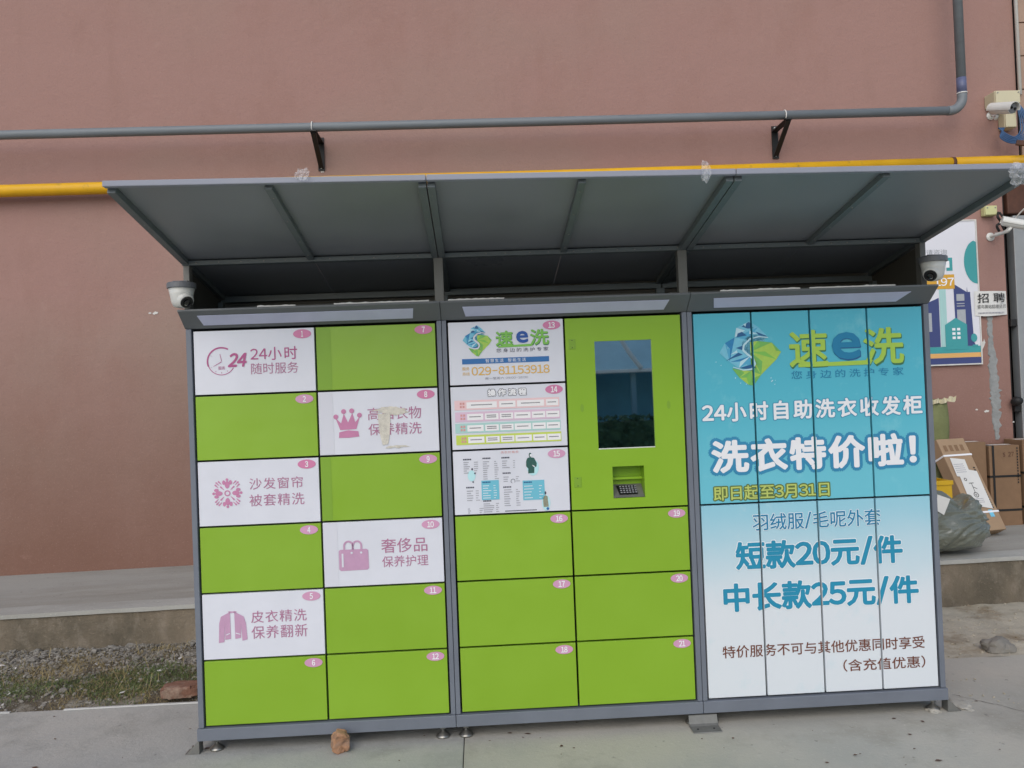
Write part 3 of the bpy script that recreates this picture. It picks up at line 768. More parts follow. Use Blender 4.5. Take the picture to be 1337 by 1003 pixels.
flat('printed_windows', [[(4.83, 1.85), (4.86, 1.85), (4.86, 2.0), (4.83, 2.0)], [(5.07, 2.09), (5.135, 2.09), (5.135, 2.145), (5.07, 2.145)], [(5.07, 2.065), (5.135, 2.065), (5.135, 2.072), (5.07, 2.072)],
      [(5.07, 2.045), (5.135, 2.045), (5.135, 2.052), (5.07, 2.052)], [(5.07, 1.90), (5.14, 1.85), (5.14, 2.02), (5.07, 2.02)]], 'poster_grey', YP - .001, ps)
flat('printed_house', [[(4.965, 1.70), (5.145, 1.70), (5.145, 1.90), (5.055, 1.955), (4.965, 1.90)]], 'poster_teal', YP - .002, ps)
flat('printed_windows', [rect(5.035 + i * .04, 1.795 + j * .034, .026, .020) for i in range(2) for j in range(3)], 'print_white', YP - .003, ps)
flat('printed_tree', [ell(5.20, 1.79, .026, .034, 14), [(5.185, 1.72), (5.23, 1.72), (5.23, 1.735), (5.185, 1.735)]], 'poster_teal', YP - .002, ps)
flat('printed_circle', [[(5.2515, 2.56)] + [(5.2515 - .105 * math.sin(math.radians(180 * k / 16)), 2.40 + .175 * math.cos(math.radians(180 * k / 16))) for k in range(1, 16)] + [(5.2515, 2.225)]], 'poster_teal', YP, ps)
flat('price_box', [[(4.72, 2.19), (5.06, 2.19), (5.06, 2.305), (4.72, 2.305)]], 'poster_gold', YP - .001, ps)
text('197', (4.975, 2.247, .16, .062), 'print_white', YP - .002, ps, bold=.025)
flat('print_frame', [[(5.0, 2.335), (5.05, 2.335), (5.05, 2.44), (5.0, 2.44)]], 'poster_teal', YP - .0005, ps)
flat('print_frame', [[(4.99, 2.36), (5.025, 2.36), (5.025, 2.415), (4.99, 2.415)]], 'print_white', YP - .001, ps)
text('请咨询', (4.925, 2.487, .17, .045), 'poster_grey', YP - .0005, ps, name='lettering')
nt_ = empty('paper_notice', (5.35, WY, 1.96), 'white paper job notice with large black characters taped on the wall', 'notice')
mk('sheet', *(lambda V, F: (V, F))([(5.215, WY - .024, 1.965), (5.30, WY - .03, 1.958), (5.40, WY - .026, 1.962), (5.492, WY - .008, 1.968), (5.492, WY - .006, 2.158), (5.40, WY - .022, 2.160), (5.30, WY - .027, 2.161), (5.215, WY - .0265, 2.163),
    ], [(0, 1, 6, 7), (1, 2, 5, 6), (2, 3, 4, 5)]), 'paper', nt_)
text('招 聘', (5.352, 2.105, .225, .075), 'ink_black', WY - .0315, nt_, bold=.012)
text('菜鸟驿站招理货员', (5.352, 2.035, .235, .03), 'ink_black', WY - .0315, nt_)
flat('small_print', [rect(5.245 + .012 * k, 1.985, .008, .010) for k in range(18)], 'ink_soft', WY - .0315, nt_)

# ================================================================ LOCKERS
XS = [0.0, 0.5203, 1.0409, 1.0894, 1.5983, 2.1145, 2.1654, 3.2]
ZS = [1.80, 1.5194, 1.2392, 0.9572, 0.6737, 0.3898, 0.11]
YF = 0.0          # front plane of the doors
DEPTH = .50
GAP = .0042
P0 = YF - .0008   # first print layer
mods = []
SEAM = [(-.026, 1.0645), (1.0665, 2.1395), (2.1415, 3.226)]
modlab = ['left locker unit with six green and white door rows numbered 1 to 12', 'middle locker unit with display screen, price boards and doors numbered 13 to 21',
          'right locker unit covered by a turquoise advertising poster cut across narrow doors']
for i, (a, b) in enumerate(SEAM):
    r = empty('locker_unit', ((a + b) / 2, .25, 0), modlab[i], 'parcel locker', 'three laundry locker units side by side')
    mods.append(r)
    xl = [XS[0], XS[3], XS[6]][i]; xr = [XS[2], XS[5], XS[7]][i]
    # carcass
    box('carcass', a + .004, b - .004, .022 if i != 1 else .085, DEPTH, .11, 1.80, 'dark_gap', r, bevel=0)
    box('side_panel', a, xl - .0035, -.006, DEPTH + .001, .107, 1.806, 'frame_grey', r, bevel=.002)
    box('side_panel', xr + .0035, b, -.006, DEPTH + .001, .107, 1.806, 'frame_grey', r, bevel=.002)
    box('plinth', a - (.006 if i == 0 else 0), b + (.006 if i == 2 else 0), -.012, DEPTH + .002, .055, .1055, 'frame_grey', r, bevel=.002)
    box('rear_light_stop', a + .01, b - .01, DEPTH - .012, DEPTH - .002, .002, .0545, 'frame_grey', r, bevel=0)  # unseen panel, added to keep light from leaking in under the cabinet
    # slanting header
    V = []
    for x in (a - (.003 if i == 0 else 0), b + (.003 if i == 2 else 0)):
        V += [(x, -.004, 1.8075), (x, -.088, 1.874), (x, -.086, 1.882), (x, DEPTH, 1.882), (x, DEPTH, 1.8075)]
    F = [(0, 1, 2, 3, 4)[::-1], (5, 6, 7, 8, 9), (0, 5, 6, 1)[::-1], (1, 6, 7, 2)[::-1], (2, 7, 8, 3)[::-1], (3, 8, 9, 4)[::-1], (4, 9, 5, 0)[::-1]]
    F = [f[::-1] for f in F]
    hd = mk('header', V, F, 'header_grey', r, bevel=.0015)
    # light cover on the slanting face
    hx = [(.045, .945), (1.160, 2.045), (2.245, 3.110)][i]
    def hp(x, t): return (x, -.004 - .084 * t - .0009 * .62, 1.8075 + .0665 * t - .0009 * .78)
    sk = [(-.004, 0.0), (0.0, .01), (0.0, .04)][i]
    pts = [hp(hx[0] + .012, .20), hp(hx[1] - sk[1], .20), hp(hx[1] + .006, .74), hp(hx[0], .74)]
    nrm = Vector((0, -.62, -.78)) * .0022
    V = [tuple(Vector(p) + nrm) for p in pts] + pts
    mk('header_light', V, [(0, 1, 2, 3), (0, 4, 5, 1), (1, 5, 6, 2), (2, 6, 7, 3), (3, 7, 4, 0)], 'header_light', hd)

def solid_door(name, x0, x1, z0, z1, mat, par):
    d = box(name, x0 + GAP, x1 - GAP, YF, YF + .020, z0 + GAP, z1 - GAP, mat, par, bevel=.0012, bseg=2)
    d.rotation_euler = (random.uniform(-.0012, .0012), 0, random.uniform(-.002, .002))
    return d

def badge(d, x1, z1, num, pale=False):
    cx, cz = x1 - .050, z1 - .0255
    flat('number_badge', [ell(cx, cz, .0385, .0195)], 'badge_pale' if pale else 'badge_pink', P0 - .0012, d)
    wd = .012 if len(num) == 1 else .027
    if num == '1': wd = .007
    text(num, (cx, cz, wd, .024), 'print_white', P0 - .0024, d, bold=.045, name='number')

WHITE = {1, 3, 5, 8, 10, 13, 14, 15}
doors = {}
num = 0
for m_, (xa, xb), rows in ((0, (XS[0], XS[1]), range(6)), (0, (XS[1], XS[2]), range(6)), (1, (XS[3], XS[4]), range(6)), (1, (XS[4], XS[5]), range(3, 6))):
    for k in rows:
        num += 1
        d = solid_door('locker_door', xa, xb, ZS[k + 1], ZS[k], 'door_white' if num in WHITE else 'door_green', mods[m_])
        d['label'] = ('white' if num in WHITE else 'green') + ' locker door with pink oval number ' + str(num)
        doors[num] = d
        badge(d, xb - GAP, ZS[k] - GAP, str(num), pale=num in (2, 4, 10, 11, 12, 16, 17, 18, 19, 20, 21, 5, 6, 9, 15))
        if num in (7, 8, 9, 10):
            wd = .062 if num != 9 else .045
            flat('film_strip', [[(xa + GAP + .002, ZS[k + 1] + GAP + .002), (xa + GAP + wd, ZS[k + 1] + GAP + .002), (xa + GAP + wd, ZS[k] - GAP - .002), (xa + GAP + .002, ZS[k] - GAP - .002)]],
                 'white_strip' if num in WHITE else 'green_strip', P0 - .0002, d)
L1 = P0 - .0008; L2 = P0 - .0016; L3 = P0 - .0024; L4 = P0 - .0032

# door 1: clock + 24
d = doors[1]
c = (0.119, 1.664)
polys = ring(c[0], c[1], .0555, .062, 60, 200, 20) + ring(c[0], c[1], .0565, .0595, 200, 330, 20)
for k in range(12):
    if k in (0, 1, 11): continue
    a = math.radians(90 - k * 30 + 0); polys.append([(c[0] + .046 * math.cos(a) - .001, c[1] + .046 * math.sin(a)), (c[0] + .046 * math.cos(a) + .001, c[1] + .046 * math.sin(a)), (c[0] + .052 * math.cos(a) + .001, c[1] + .052 * math.sin(a)), (c[0] + .052 * math.cos(a) - .001, c[1] + .052 * math.sin(a))])
polys.append([(c[0], c[1]), (c[0] + .002, c[1] + .002), (c[0] - .004, c[1] + .032), (c[0] - .006, c[1] + .030)])
polys.append([(c[0], c[1]), (c[0] + .001, c[1] - .003), (c[0] - .034, c[1] - .022), (c[0] - .034, c[1] - .020)])
flat('clock_icon', polys, 'print_magenta', L1, d)
text('24', (0.1865, 1.6680, 0.0770, 0.0560), 'print_magenta', L2, d, bold=.05, shear=.25)
text('服务', (0.1195, 1.6355, 0.0290, 0.0150), 'print_magenta', L1, d)
text('24小时', (0.3425, 1.6905, 0.1990, 0.0560), 'print_magenta', L1, d, bold=.008, space=1.1)
text('随时服务', (0.3445, 1.6275, 0.2010, 0.0480), 'print_pink_text', L1, d)
# door 3: flower
d = doors[3]; c = (0.126, 1.099)
polys = ring(c[0], c[1], .008, .013, 0, 360, 16)
for k in range(8):
    a = k * math.pi / 4; ux, uz = math.cos(a), math.sin(a)
    if k % 2 == 0:
        polys.append([(c[0] + ux * s_ - uz * t_, c[1] + uz * s_ + ux * t_) for s_, t_ in [(.02 + .016 + .016 * math.cos(q), .010 * math.sin(q)) for q in [j * math.pi / 7 for j in range(14)]]])
        for sgn in (-1, 1):
            polys.append([(c[0] + ux * (.046 + .010 * math.cos(q)) - uz * (sgn * .014 + .007 * math.sin(q)), c[1] + uz * (.046 + .010 * math.cos(q)) + ux * (sgn * .014 + .007 * math.sin(q))) for q in [j * math.pi / 5 for j in range(10)]])
        polys.append(ell(c[0] + ux * .058, c[1] + uz * .058, .006, .006, 10))
    else:
        for off, r0, r1 in ((0, .020, .040), (-.010, .044, .062), (.0, .048, .066), (.010, .044, .062)):
            polys.append([(c[0] + ux * s_ - uz * t_, c[1] + uz * s_ + ux * t_) for s_, t_ in ((r0, off - .001), (r1, off - .0035), (r1 + .003, off), (r1, off + .0035), (r0, off + .001))])
flat('flower_icon', polys, 'print_pink', L1, d)
text('沙发窗帘', (0.3335, 1.1340, 0.2270, 0.0490), 'print_pink_text', L1, d, space=1.1)
text('被套精洗', (0.3345, 1.0635, 0.2330, 0.0510), 'print_pink_text', L1, d, space=1.1)
# door 5: jacket
d = doors[5]; c = (0.13, 0.529)
J = lambda P: [(c[0] + (a - 160) / 94 * .1215, c[1] - (b - 573) / 103 * .133) for a, b in P]
flat('jacket_icon', [J([(145, 527), (152, 524), (153, 612), (134, 614), (135, 560), (131, 622), (113, 624), (116, 560), (122, 538)]),
                     J([(166, 524), (173, 527), (196, 540), (203, 562), (207, 616), (190, 620), (187, 560), (186, 610), (167, 613)]),
                     J([(145, 522), (152, 521), (160, 522), (169, 521), (175, 524), (170, 528), (160, 527), (150, 528)])], 'print_mauve', L1, d)
flat('jacket_icon', [J([(138, 597), (150, 592), (150, 595), (138, 600)]), J([(169, 592), (184, 597), (184, 600), (169, 595)])], 'door_white', L2, d)
text('皮衣精洗', (0.3255, 0.5665, 0.2350, 0.0510), 'print_pink_text', L1, d, space=1.1)
text('保养翻新', (0.3265, 0.5005, 0.2370, 0.0550), 'print_pink_text', L1, d, space=1.1)
# door 8: crown, half scraped lettering
d = doors[8]; c = (0.649, 1.377)
J = lambda P: [(c[0] + (a - 825) / 130 * .122, c[1] - (b - 819) / 132 * .126) for a, b in P]
jp = [J([(770, 790), (786, 806), (793, 846), (780, 846)][:0] or [(768, 792), (793, 818), (806, 775), (825, 815), (845, 773), (858, 815), (880, 788), (862, 846), (788, 848)])]
jp += [[(c[0] + (a - 825) / 130 * .122 + .0105 * math.cos(q), c[1] - (b - 819) / 132 * .126 + .0105 * math.sin(q)) for q in [k * math.pi / 8 for k in range(16)]] for a, b in ((770, 788), (806, 765), (843, 763), (878, 784))]
jp += [J([(783, 858), (825, 850), (870, 856), (874, 880), (825, 884), (781, 883)])]
crown = flat('crown_icon', [jp[0]], 'print_pink', L1, d); flat('crown_icon', jp[1:5], 'print_pink', L2, d); flat('crown_icon', [jp[5]], 'print_pink', L1, d)
text('高档衣物', (0.8490, 1.4135, 0.2300, 0.0530), 'print_pink_text', L1, d, bold=.004)
text('保养精洗', (0.8490, 1.3460, 0.2280, 0.0510), 'print_pink_text', L1, d, bold=.004)
def blot(cx, cz, a, b, seed, n=26, rg=.35):
    return [(cx + a * math.cos(t) * (1 + rg * noise.noise(Vector((3 * math.cos(t), 3 * math.sin(t), seed)))), cz + b * math.sin(t) * (1 + rg * noise.noise(Vector((2 * math.cos(t) + 5, 4 * math.sin(t), seed))))) for t in [k * 2 * math.pi / n for k in range(n)]]
e = [(0.839, 1.425), (0.804, 1.347), (0.805, 1.301), (0.854, 1.269), (0.879, 1.434)]
flat('glue_residue', [blot(*e[0], .062, .018, 1, 40, .8)], 'residue', L3, d)
flat('glue_residue', [[(e[1][0] - .027, e[1][1] + .066), (e[1][0] + .028, e[1][1] + .064), (e[1][0] + .022, e[1][1] - .02), (e[1][0] + .014, e[1][1] - .066), (e[1][0] - .010, e[1][1] - .070), (e[1][0] - .022, e[1][1] - .012)]], 'residue', L3 - .0004, d)
flat('glue_residue', [blot(*e[3], .05, .006, 7, 36, .9)], 'residue', L4, d)
# door 10: handbag
d = doors[10]; c = (0.651, 0.811)
J = lambda P: [(c[0] + (a - 555) / 100 * .131, c[1] - (b - 338) / 100 * .133) for a, b in P]
flat('bag_icon', [J([(508, 324), (512, 320), (598, 320), (604, 324), (605, 382), (600, 387), (513, 388), (508, 383)])], 'print_mauve', L1, d)
hs = []
for cx_, wd in ((540, 17), (568, 17)):
    h = [(cx_ + wd * math.cos(t), 308 - 17 * math.sin(t)) for t in [k * math.pi / 10 for k in range(11)]]
    g = [(cx_ + (wd - 6) * math.cos(t), 308 - 11 * math.sin(t)) for t in [k * math.pi / 10 for k in range(11)]]
    hs += [J([h[k], h[k + 1], g[k + 1], g[k]]) for k in range(10)]
    hs += [J([(cx_ - wd, 308), (cx_ - wd + 6, 308), (cx_ - wd + 6, 321), (cx_ - wd, 321)]), J([(cx_ + wd - 6, 308), (cx_ + wd, 308), (cx_ + wd, 321), (cx_ + wd - 6, 321)])]
flat('bag_icon', hs, 'print_mauve', L2, d)
flat('bag_icon', [J([(517, 332), (523, 332), (523, 376), (517, 376)])] + [[(a + .005 * math.cos(q), b + .005 * math.sin(q)) for q in [k * math.pi / 6 for k in range(12)]] for a, b in J([(550, 331), (581, 331)])], 'door_white', L3, d)
text('奢侈品', (0.8705, 0.8435, 0.1970, 0.0610), 'print_pink_text', L1, d, bold=.004)
text('保养护理', (0.8720, 0.7755, 0.1980, 0.0480), 'print_pink_text', L1, d)

# ---- logo, reused small on door 13 and large on the poster (faceted water drop and leaf)
BL = [(300, 115), (345, 145), (390, 190), (330, 180), (285, 190), (262, 215), (258, 250), (300, 280), (320, 310), (325, 335), (300, 340), (240, 335), (195, 305), (145, 260), (175, 215), (225, 190), (235, 145)]
GR = [(300, 215), (340, 210), (410, 220), (455, 265), (430, 300), (350, 370), (310, 420), (285, 415), (240, 380), (205, 335), (250, 345), (300, 350), (330, 335), (330, 305), (300, 260)]
DK = [[(235, 190), (285, 182), (262, 165), (240, 172)], [(300, 118), (322, 150), (290, 150), (262, 140)], [(330, 165), (390, 190), (345, 182)], [(175, 300), (240, 262), (262, 272), (215, 286)], [(262, 230), (228, 240), (258, 250), (272, 262)], [(240, 335), (300, 320), (325, 335), (300, 342)]]
WH = [[(300, 160), (340, 178), (298, 176)], [(200, 270), (232, 250), (236, 262)], [(270, 130), (285, 125), (280, 142)]]
def facet(poly, seed, cuts=2):
    bm = bmesh.new(); bm.faces.new([bm.verts.new((a, b, 0)) for a, b in poly])
    bmesh.ops.triangulate(bm, faces=bm.faces[:])
    rnd = random.Random(seed)
    for _ in range(cuts):
        big = [f for f in bm.faces if f.calc_area() > 420]
        if big: bmesh.ops.poke(bm, faces=big)
    T = [[(v.co.x, v.co.y) for v in f.verts] for f in bm.faces]; bm.free()
    return T, rnd
SP = [(392, 196), (345, 190), (300, 200), (268, 228), (264, 252), (285, 272), (312, 292), (322, 318), (304, 342), (262, 345), (212, 330)]
def band(P, wd):
    out = []
    for i in range(len(P) - 1):
        (a, b), (c, e_) = P[i], P[i + 1]; l_ = math.hypot(c - a, e_ - b); nx, ny = -(e_ - b) / l_, (c - a) / l_
        w0 = wd * (.35 + .65 * math.sin(math.pi * (i + .2) / (len(P) - .6))); w1 = wd * (.35 + .65 * math.sin(math.pi * (i + 1.2) / (len(P) - .6)))
        ex_, ey_ = (c - a) / l_ * 1.5, (e_ - b) / l_ * 1.5
        out.append([(a + nx * w0, b + ny * w0), (c + ex_ + nx * w1, e_ + ey_ + ny * w1), (c + ex_ - nx * w1, e_ + ey_ - ny * w1), (a - nx * w0, b - ny * w0)])
    return out
def band_geo(f, wd):
    V = []; F = []
    for k, q in enumerate(band(SP, wd)):
        q = f(q); a = sum(q[i][0] * q[(i + 1) % 4][1] - q[(i + 1) % 4][0] * q[i][1] for i in range(4))
        if a < 0: q = q[::-1]
        F.append(tuple(range(len(V), len(V) + 4))); V += [(x, z, k) for x, z in q]
    return V, F
def logo_sets():
    out = []
    T, rnd = facet(BL, 4, 1); g = {}
    for t in T: g.setdefault(rnd.choice(['logo_mid', 'logo_sky', 'logo_sky', 'logo_pale', 'logo_sky', 'logo_blue']), []).append(t)
    out += [(k, v, 0) for k, v in g.items()]
    T, rnd = facet(GR, 9, 1); g = {}
    for t in T: g.setdefault(rnd.choice(['logo_green', 'logo_lime', 'brand_green', 'logo_lime', 'logo_green']), []).append(t)
    out += [(k, v, 3) for k, v in g.items()]
    out.append(('logo_navy', DK, 1)); out.append(('logo_pale', WH, 2))
    return out
def logo_map(c, w_, h_): return lambda P: [(c[0] + (a - 300) / 320 * w_, c[1] - (b - 267) / 310 * h_) for a, b in P]
def multi(name, sets, f, ys, par):
    """several flat print colours in ONE mesh"""
    V = []; F = []; mi = []; ms = []
    for mname, polys, lay in sets:
        if mname not in ms: ms.append(mname)
        for p in polys:
            p = f(p)
            a = sum(p[i][0] * p[(i + 1) % len(p)][1] - p[(i + 1) % len(p)][0] * p[i][1] for i in range(len(p)))
            if a < 0: p = p[::-1]
            n = len(V); V += [(q[0], ys[lay], q[1]) for q in p]; F.append(tuple(range(n, n + len(p)))); mi.append(ms.index(mname))
    return mk(name, V, F, [M[q] for q in ms], par, midx=mi)

d = doors[13]; c = (1.218, 1.713)
multi('logo', logo_sets(), logo_map(c, .131, .138), (L1, L2, L3, L1 - .0003), d)
f13 = logo_map(c, .131, .138)
V, F = band_geo(f13, 9); mk('logo_swoosh', [(a, L3 - .0002 + c_ * STEP, b) for a, b, c_ in V], F, 'door_white', d)
text('速', (1.3370, 1.7175, 0.0720, 0.0630), 'brand_shade', L1, d, bold=.045)
text('洗', (1.4910, 1.7185, 0.0780, 0.0670), 'brand_shade', L1, d, bold=.045)
text('速', (1.3355, 1.7200, 0.0710, 0.0620), 'brand_green', L2, d, bold=.035)
text('洗', (1.4895, 1.7210, 0.0790, 0.0650), 'brand_green', L2, d, bold=.035)
text('e', (1.4140, 1.7230, 0.0480, 0.0480), 'brand_blue', L3, d, bold=.06)
a, b = (1.307, 1.684), (1.454, 1.686)
flat('logo_underline', [[(a[0], a[1] - .004), (b[0], b[1] - .004), (b[0] + .006, b[1] + .006), (a[0], a[1] + .004)]], 'brand_green', L3, d)
text('您身边的洗护专家', (1.4130, 1.6675, 0.2280, 0.0170), 'ink_grey', L1, d, space=1.45)
t = (1.3385, 1.6240, 0.3790, 0.0230)
flat('blue_banner', [rect(t[0], t[1], t[2], t[3])], 'banner_blue', L1, d)
text('智慧生活  智能生活', (1.3385, 1.6245, 0.1750, 0.0150), 'print_white', L2, d, space=1.3)
text('服务', (1.1640, 1.5930, 0.0320, 0.0150), 'gold', L1, d); text('热线', (1.1645, 1.5705, 0.0310, 0.0150), 'gold', L1, d)
text('029-81153918', (1.3585, 1.5810, 0.3390, 0.0360), 'gold', L1, d, bold=.022)
text('周一至周六 09:00-18:00', (1.3395, 1.5475, 0.1870, 0.0110), 'ink_soft', L1, d)
# door 14: procedure chart
d = doors[14]
text('操作流程', (1.3390, 1.4850, 0.1660, 0.0280), 'ink_grey', L1, d, bold=.16, space=1.55)
text('操作流程', (1.3390, 1.4850, 0.1660, 0.0280), 'print_white', L2, d, bold=.07, space=1.55)
rows = [((1.3370, 1.4350, 0.4560, 0.0420), 'row_pink', [(245, 575), (600, 778), (795, 1090), (1112, 1245)]), ((1.3380, 1.3840, 0.4560, 0.0420), 'row_mauve', None),
        ((1.3380, 1.3350, 0.4580, 0.0420), 'row_teal', None), ((1.3395, 1.2845, 0.4570, 0.0420), 'row_lime', None)]
rnd = random.Random(5)
for q, (t, mn, bx) in enumerate(rows):
    flat('chart_band', [rect(*t)], mn, L1, d)
    bx = bx or [(245, 420), (438, 585), (600, 745), (757, 935), (950, 1095), (1105, 1250)]
    bxs = []; ink = []
    for a, b in bx:
        xa = t[0] - t[2] / 2 + (a - 115) / 1142 * t[2]; xb = t[0] - t[2] / 2 + (b - 115) / 1142 * t[2]
        bxs.append(rect((xa + xb) / 2, t[1] - .001, xb - xa, t[3] * .64))
        n_ = 2 if (q > 0 and bx.index((a, b)) in (1, 2)) else 1
        for l_ in range(n_):
            x = xa + (xb - xa) * .16
            while x < xb - (xb - xa) * .16:
                ink.append(rect(x, t[1] + (.004 if n_ == 2 else 0) - l_ * .008, .0028, .0042)); x += .0042
    [flat('chart_cell', [q_], 'row_box', L2, d) for q_ in bxs]; flat('chart_text', ink, 'ink_grey', L3, d)
    hx = t[0] - t[2] / 2 + .055 / 1.0 * .6
    flat('chart_heading', [rect(hx - .006 + .012 * i, t[1] + .007 - .014 * j, .0085, .0095) for i in range(2) for j in range(2)], 'ink_red', L2, d)
# door 15: price list
d = doors[15]
text('洗衣价格表', (1.3400, 1.2245, 0.0780, 0.0110), 'ink_red', L1, d, space=1.2)
def micro(u0, u1, v0, v1, n_, right, mat='ink_soft'):
    """n_ short lines of tiny print between image-measured corners already turned into metres"""
    out = []
    for k in range(n_):
        z = v0 + (v1 - v0) * (k + .5) / n_
        x = u0; e_ = u0 + (u1 - u0) * rnd.uniform(.45, .9)
        while x < e_: out.append(rect(x, z, .0034, .0036)); x += .0046
        if right:
            x = right
            for _ in range(rnd.choice([2, 3, 4])): out.append(rect(x, z, .003, .0034)); x += .0045
    return out
ox, oz = (1.075, 1.27)
sX = .1 / ((1.075, 1.27)[0] - (0.976, 1.274)[0]) * 0 + .4075 / 1215      # metres per chart unit across the board
def bx_(a, b): return (XS[3] + GAP + (a - 36) * sX, ZS[2] - GAP - (b - 70 + (a - 36) * .04) * .275 / 670)
ink = []
for (a, b, a2, b2, n_, rt) in ((175, 170, 260, 300, 6, 310), (425, 160, 520, 360, 9, 572), (675, 150, 770, 240, 4, 815), (685, 320, 760, 385, 3, 845), (685, 455, 800, 640, 8, 840),
                               (205, 470, 300, 590, 5, 320), (415, 605, 560, 705, 5, 575), (210, 660, 250, 720, 3, 360)):
    p = bx_(a, b); q = bx_(a2, b2); ink += micro(p[0], q[0], p[1], q[1], n_, bx_(rt, b)[0])
flat('price_text', ink, 'ink_soft', L1, d)
ink = []
for (a, b) in ((175, 150), (425, 135), (670, 127), (678, 290), (680, 437), (200, 445), (415, 585)):
    p = bx_(a, b)
    for k in range(5): ink.append(rect(p[0] + k * .0072, p[1], .0056, .0060))
p = bx_(690, 690)
for k in range(30): ink.append(rect(p[0] + k * .0046, p[1], .0034, .0042))
flat('price_heading', ink, 'ink_grey', L1, d)
bl = []; wt = []; hd_ = []
for (a, b, a2, b2, n_) in ((390, 378, 617, 558, 6), (924, 375, 1206, 555, 5)):
    p = bx_(a, b - 8); q = bx_(a2, b2 + 8); bl.append([(p[0], q[1]), (q[0], q[1]), (q[0], p[1]), (p[0], p[1])])
    wt += micro(p[0] + .008, p[0] + (q[0] - p[0]) * .6, p[1] - .018, q[1] + .003, n_, q[0] - .022)
    for k in range(5): hd_.append(rect(p[0] + .008 + k * .0072, p[1] - .008, .0056, .006))
[flat('price_box', [q_], 'price_blue', L1, d) for q_ in bl]; flat('price_text', wt, 'print_white', L2, d); flat('price_heading', hd_, 'logo_navy', L2, d)
for q_ in (ell(*bx_(1065, 225), .026, .036, 20), ell(*bx_(1220, 600), .018, .034, 18), ell(*bx_(268, 320), .017, .024, 16)): flat('illustration', [q_], 'halo_cyan', L1, d)
F_ = lambda P: [bx_(a, b) for a, b in P]
flat('illustration', [F_([(995, 130), (1030, 118), (1085, 125), (1118, 180), (1112, 215), (1085, 225), (1080, 285), (1000, 290), (1005, 240), (978, 215), (980, 160)]), ell(*bx_(1035, 95), .006, .010, 12)], 'coat_green', L2, d)
flat('illustration', [F_([(1195, 530), (1215, 520), (1240, 530), (1250, 640), (1185, 645), (1180, 580)])], 'coat_taupe', L2, d)
flat('illustration', [F_([(1060, 200), (1090, 212), (1088, 224), (1062, 210)]), ell(*bx_(1042, 98), .004, .006, 10)], 'print_white', L3, d)
flat('illustration', [ell(*bx_(1214, 495), .004, .007, 10), ell(*bx_(278, 250), .004, .005, 8), ell(*bx_(285, 385), .0035, .004, 8), ell(*bx_(312, 294), .0035, .004, 8)] + ring(*bx_(800, 372), .008, .0098, -40, 250, 14), 'ink_grey', L2, d)
flat('illustration', [ell(*bx_(1238, 660), .006, .006, 12)], 'banner_blue', L3, d)

# ---- screen panel: a plate with two openings, glass, recessed scanner bay
def plate(name, x0, x1, z0, z1, holes, y0, th, mat, par):
    xs = sorted({x0, x1, *[h[0] for h in holes], *[h[1] for h in holes]}); zs = sorted({z0, z1, *[h[2] for h in holes], *[h[3] for h in holes]})
    bm = bmesh.new(); g = {}
    for i, x in enumerate(xs):
        for j, z in enumerate(zs): g[i, j] = bm.verts.new((x, y0, z))
    for i in range(len(xs) - 1):
        for j in range(len(zs) - 1):
            cx_, cz_ = (xs[i] + xs[i + 1]) / 2, (zs[j] + zs[j + 1]) / 2
            if any(h[0] < cx_ < h[1] and h[2] < cz_ < h[3] for h in holes): continue
            bm.faces.new((g[i, j], g[i + 1, j], g[i + 1, j + 1], g[i, j + 1]))
    bmesh.ops.delete(bm, geom=[v for v in bm.verts if not v.link_faces], context='VERTS')
    r = bmesh.ops.extrude_face_region(bm, geom=bm.faces[:])
    bmesh.ops.translate(bm, verts=[v for v in r['geom'] if isinstance(v, bmesh.types.BMVert)], vec=(0, th, 0))
    bmesh.ops.recalc_face_normals(bm, faces=bm.faces[:])
    bm.verts.index_update()
    V = [tuple(v.co) for v in bm.verts]; F = [tuple(v.index for v in f.verts) for f in bm.faces]; bm.free()
    return mk(name, V, F, mat, par)
px0, px1, pz0, pz1 = XS[4] + GAP, XS[5] - GAP, ZS[3] + GAP, ZS[0] - GAP
sa, sb = (1.729, 1.692), (1.98, 1.219)
na, nb_ = (1.786, 1.142), (1.925, 1.004)
SCR = (sa[0], sb[0], sb[1], sa[1]); NIC = (na[0], nb_[0], nb_[1], na[1])
sp = plate('screen_panel', px0, px1, pz0, pz1, [SCR, NIC], YF - .001, .020, 'panel_green', mods[1])
V, F = boxv(SCR[0] - .004, SCR[1] + .004, YF + .007, YF + .012, SCR[2] - .004, SCR[3] + .004); mk('display_glass', V, F, 'glass_screen', sp)
V, F = merge([boxv(SCR[0] + .0005, SCR[1] - .0005, YF + .001, YF + .0068, SCR[2] + .0003, SCR[2] + .0042)]); mk('display_sill', V, F, 'cam_white', sp)
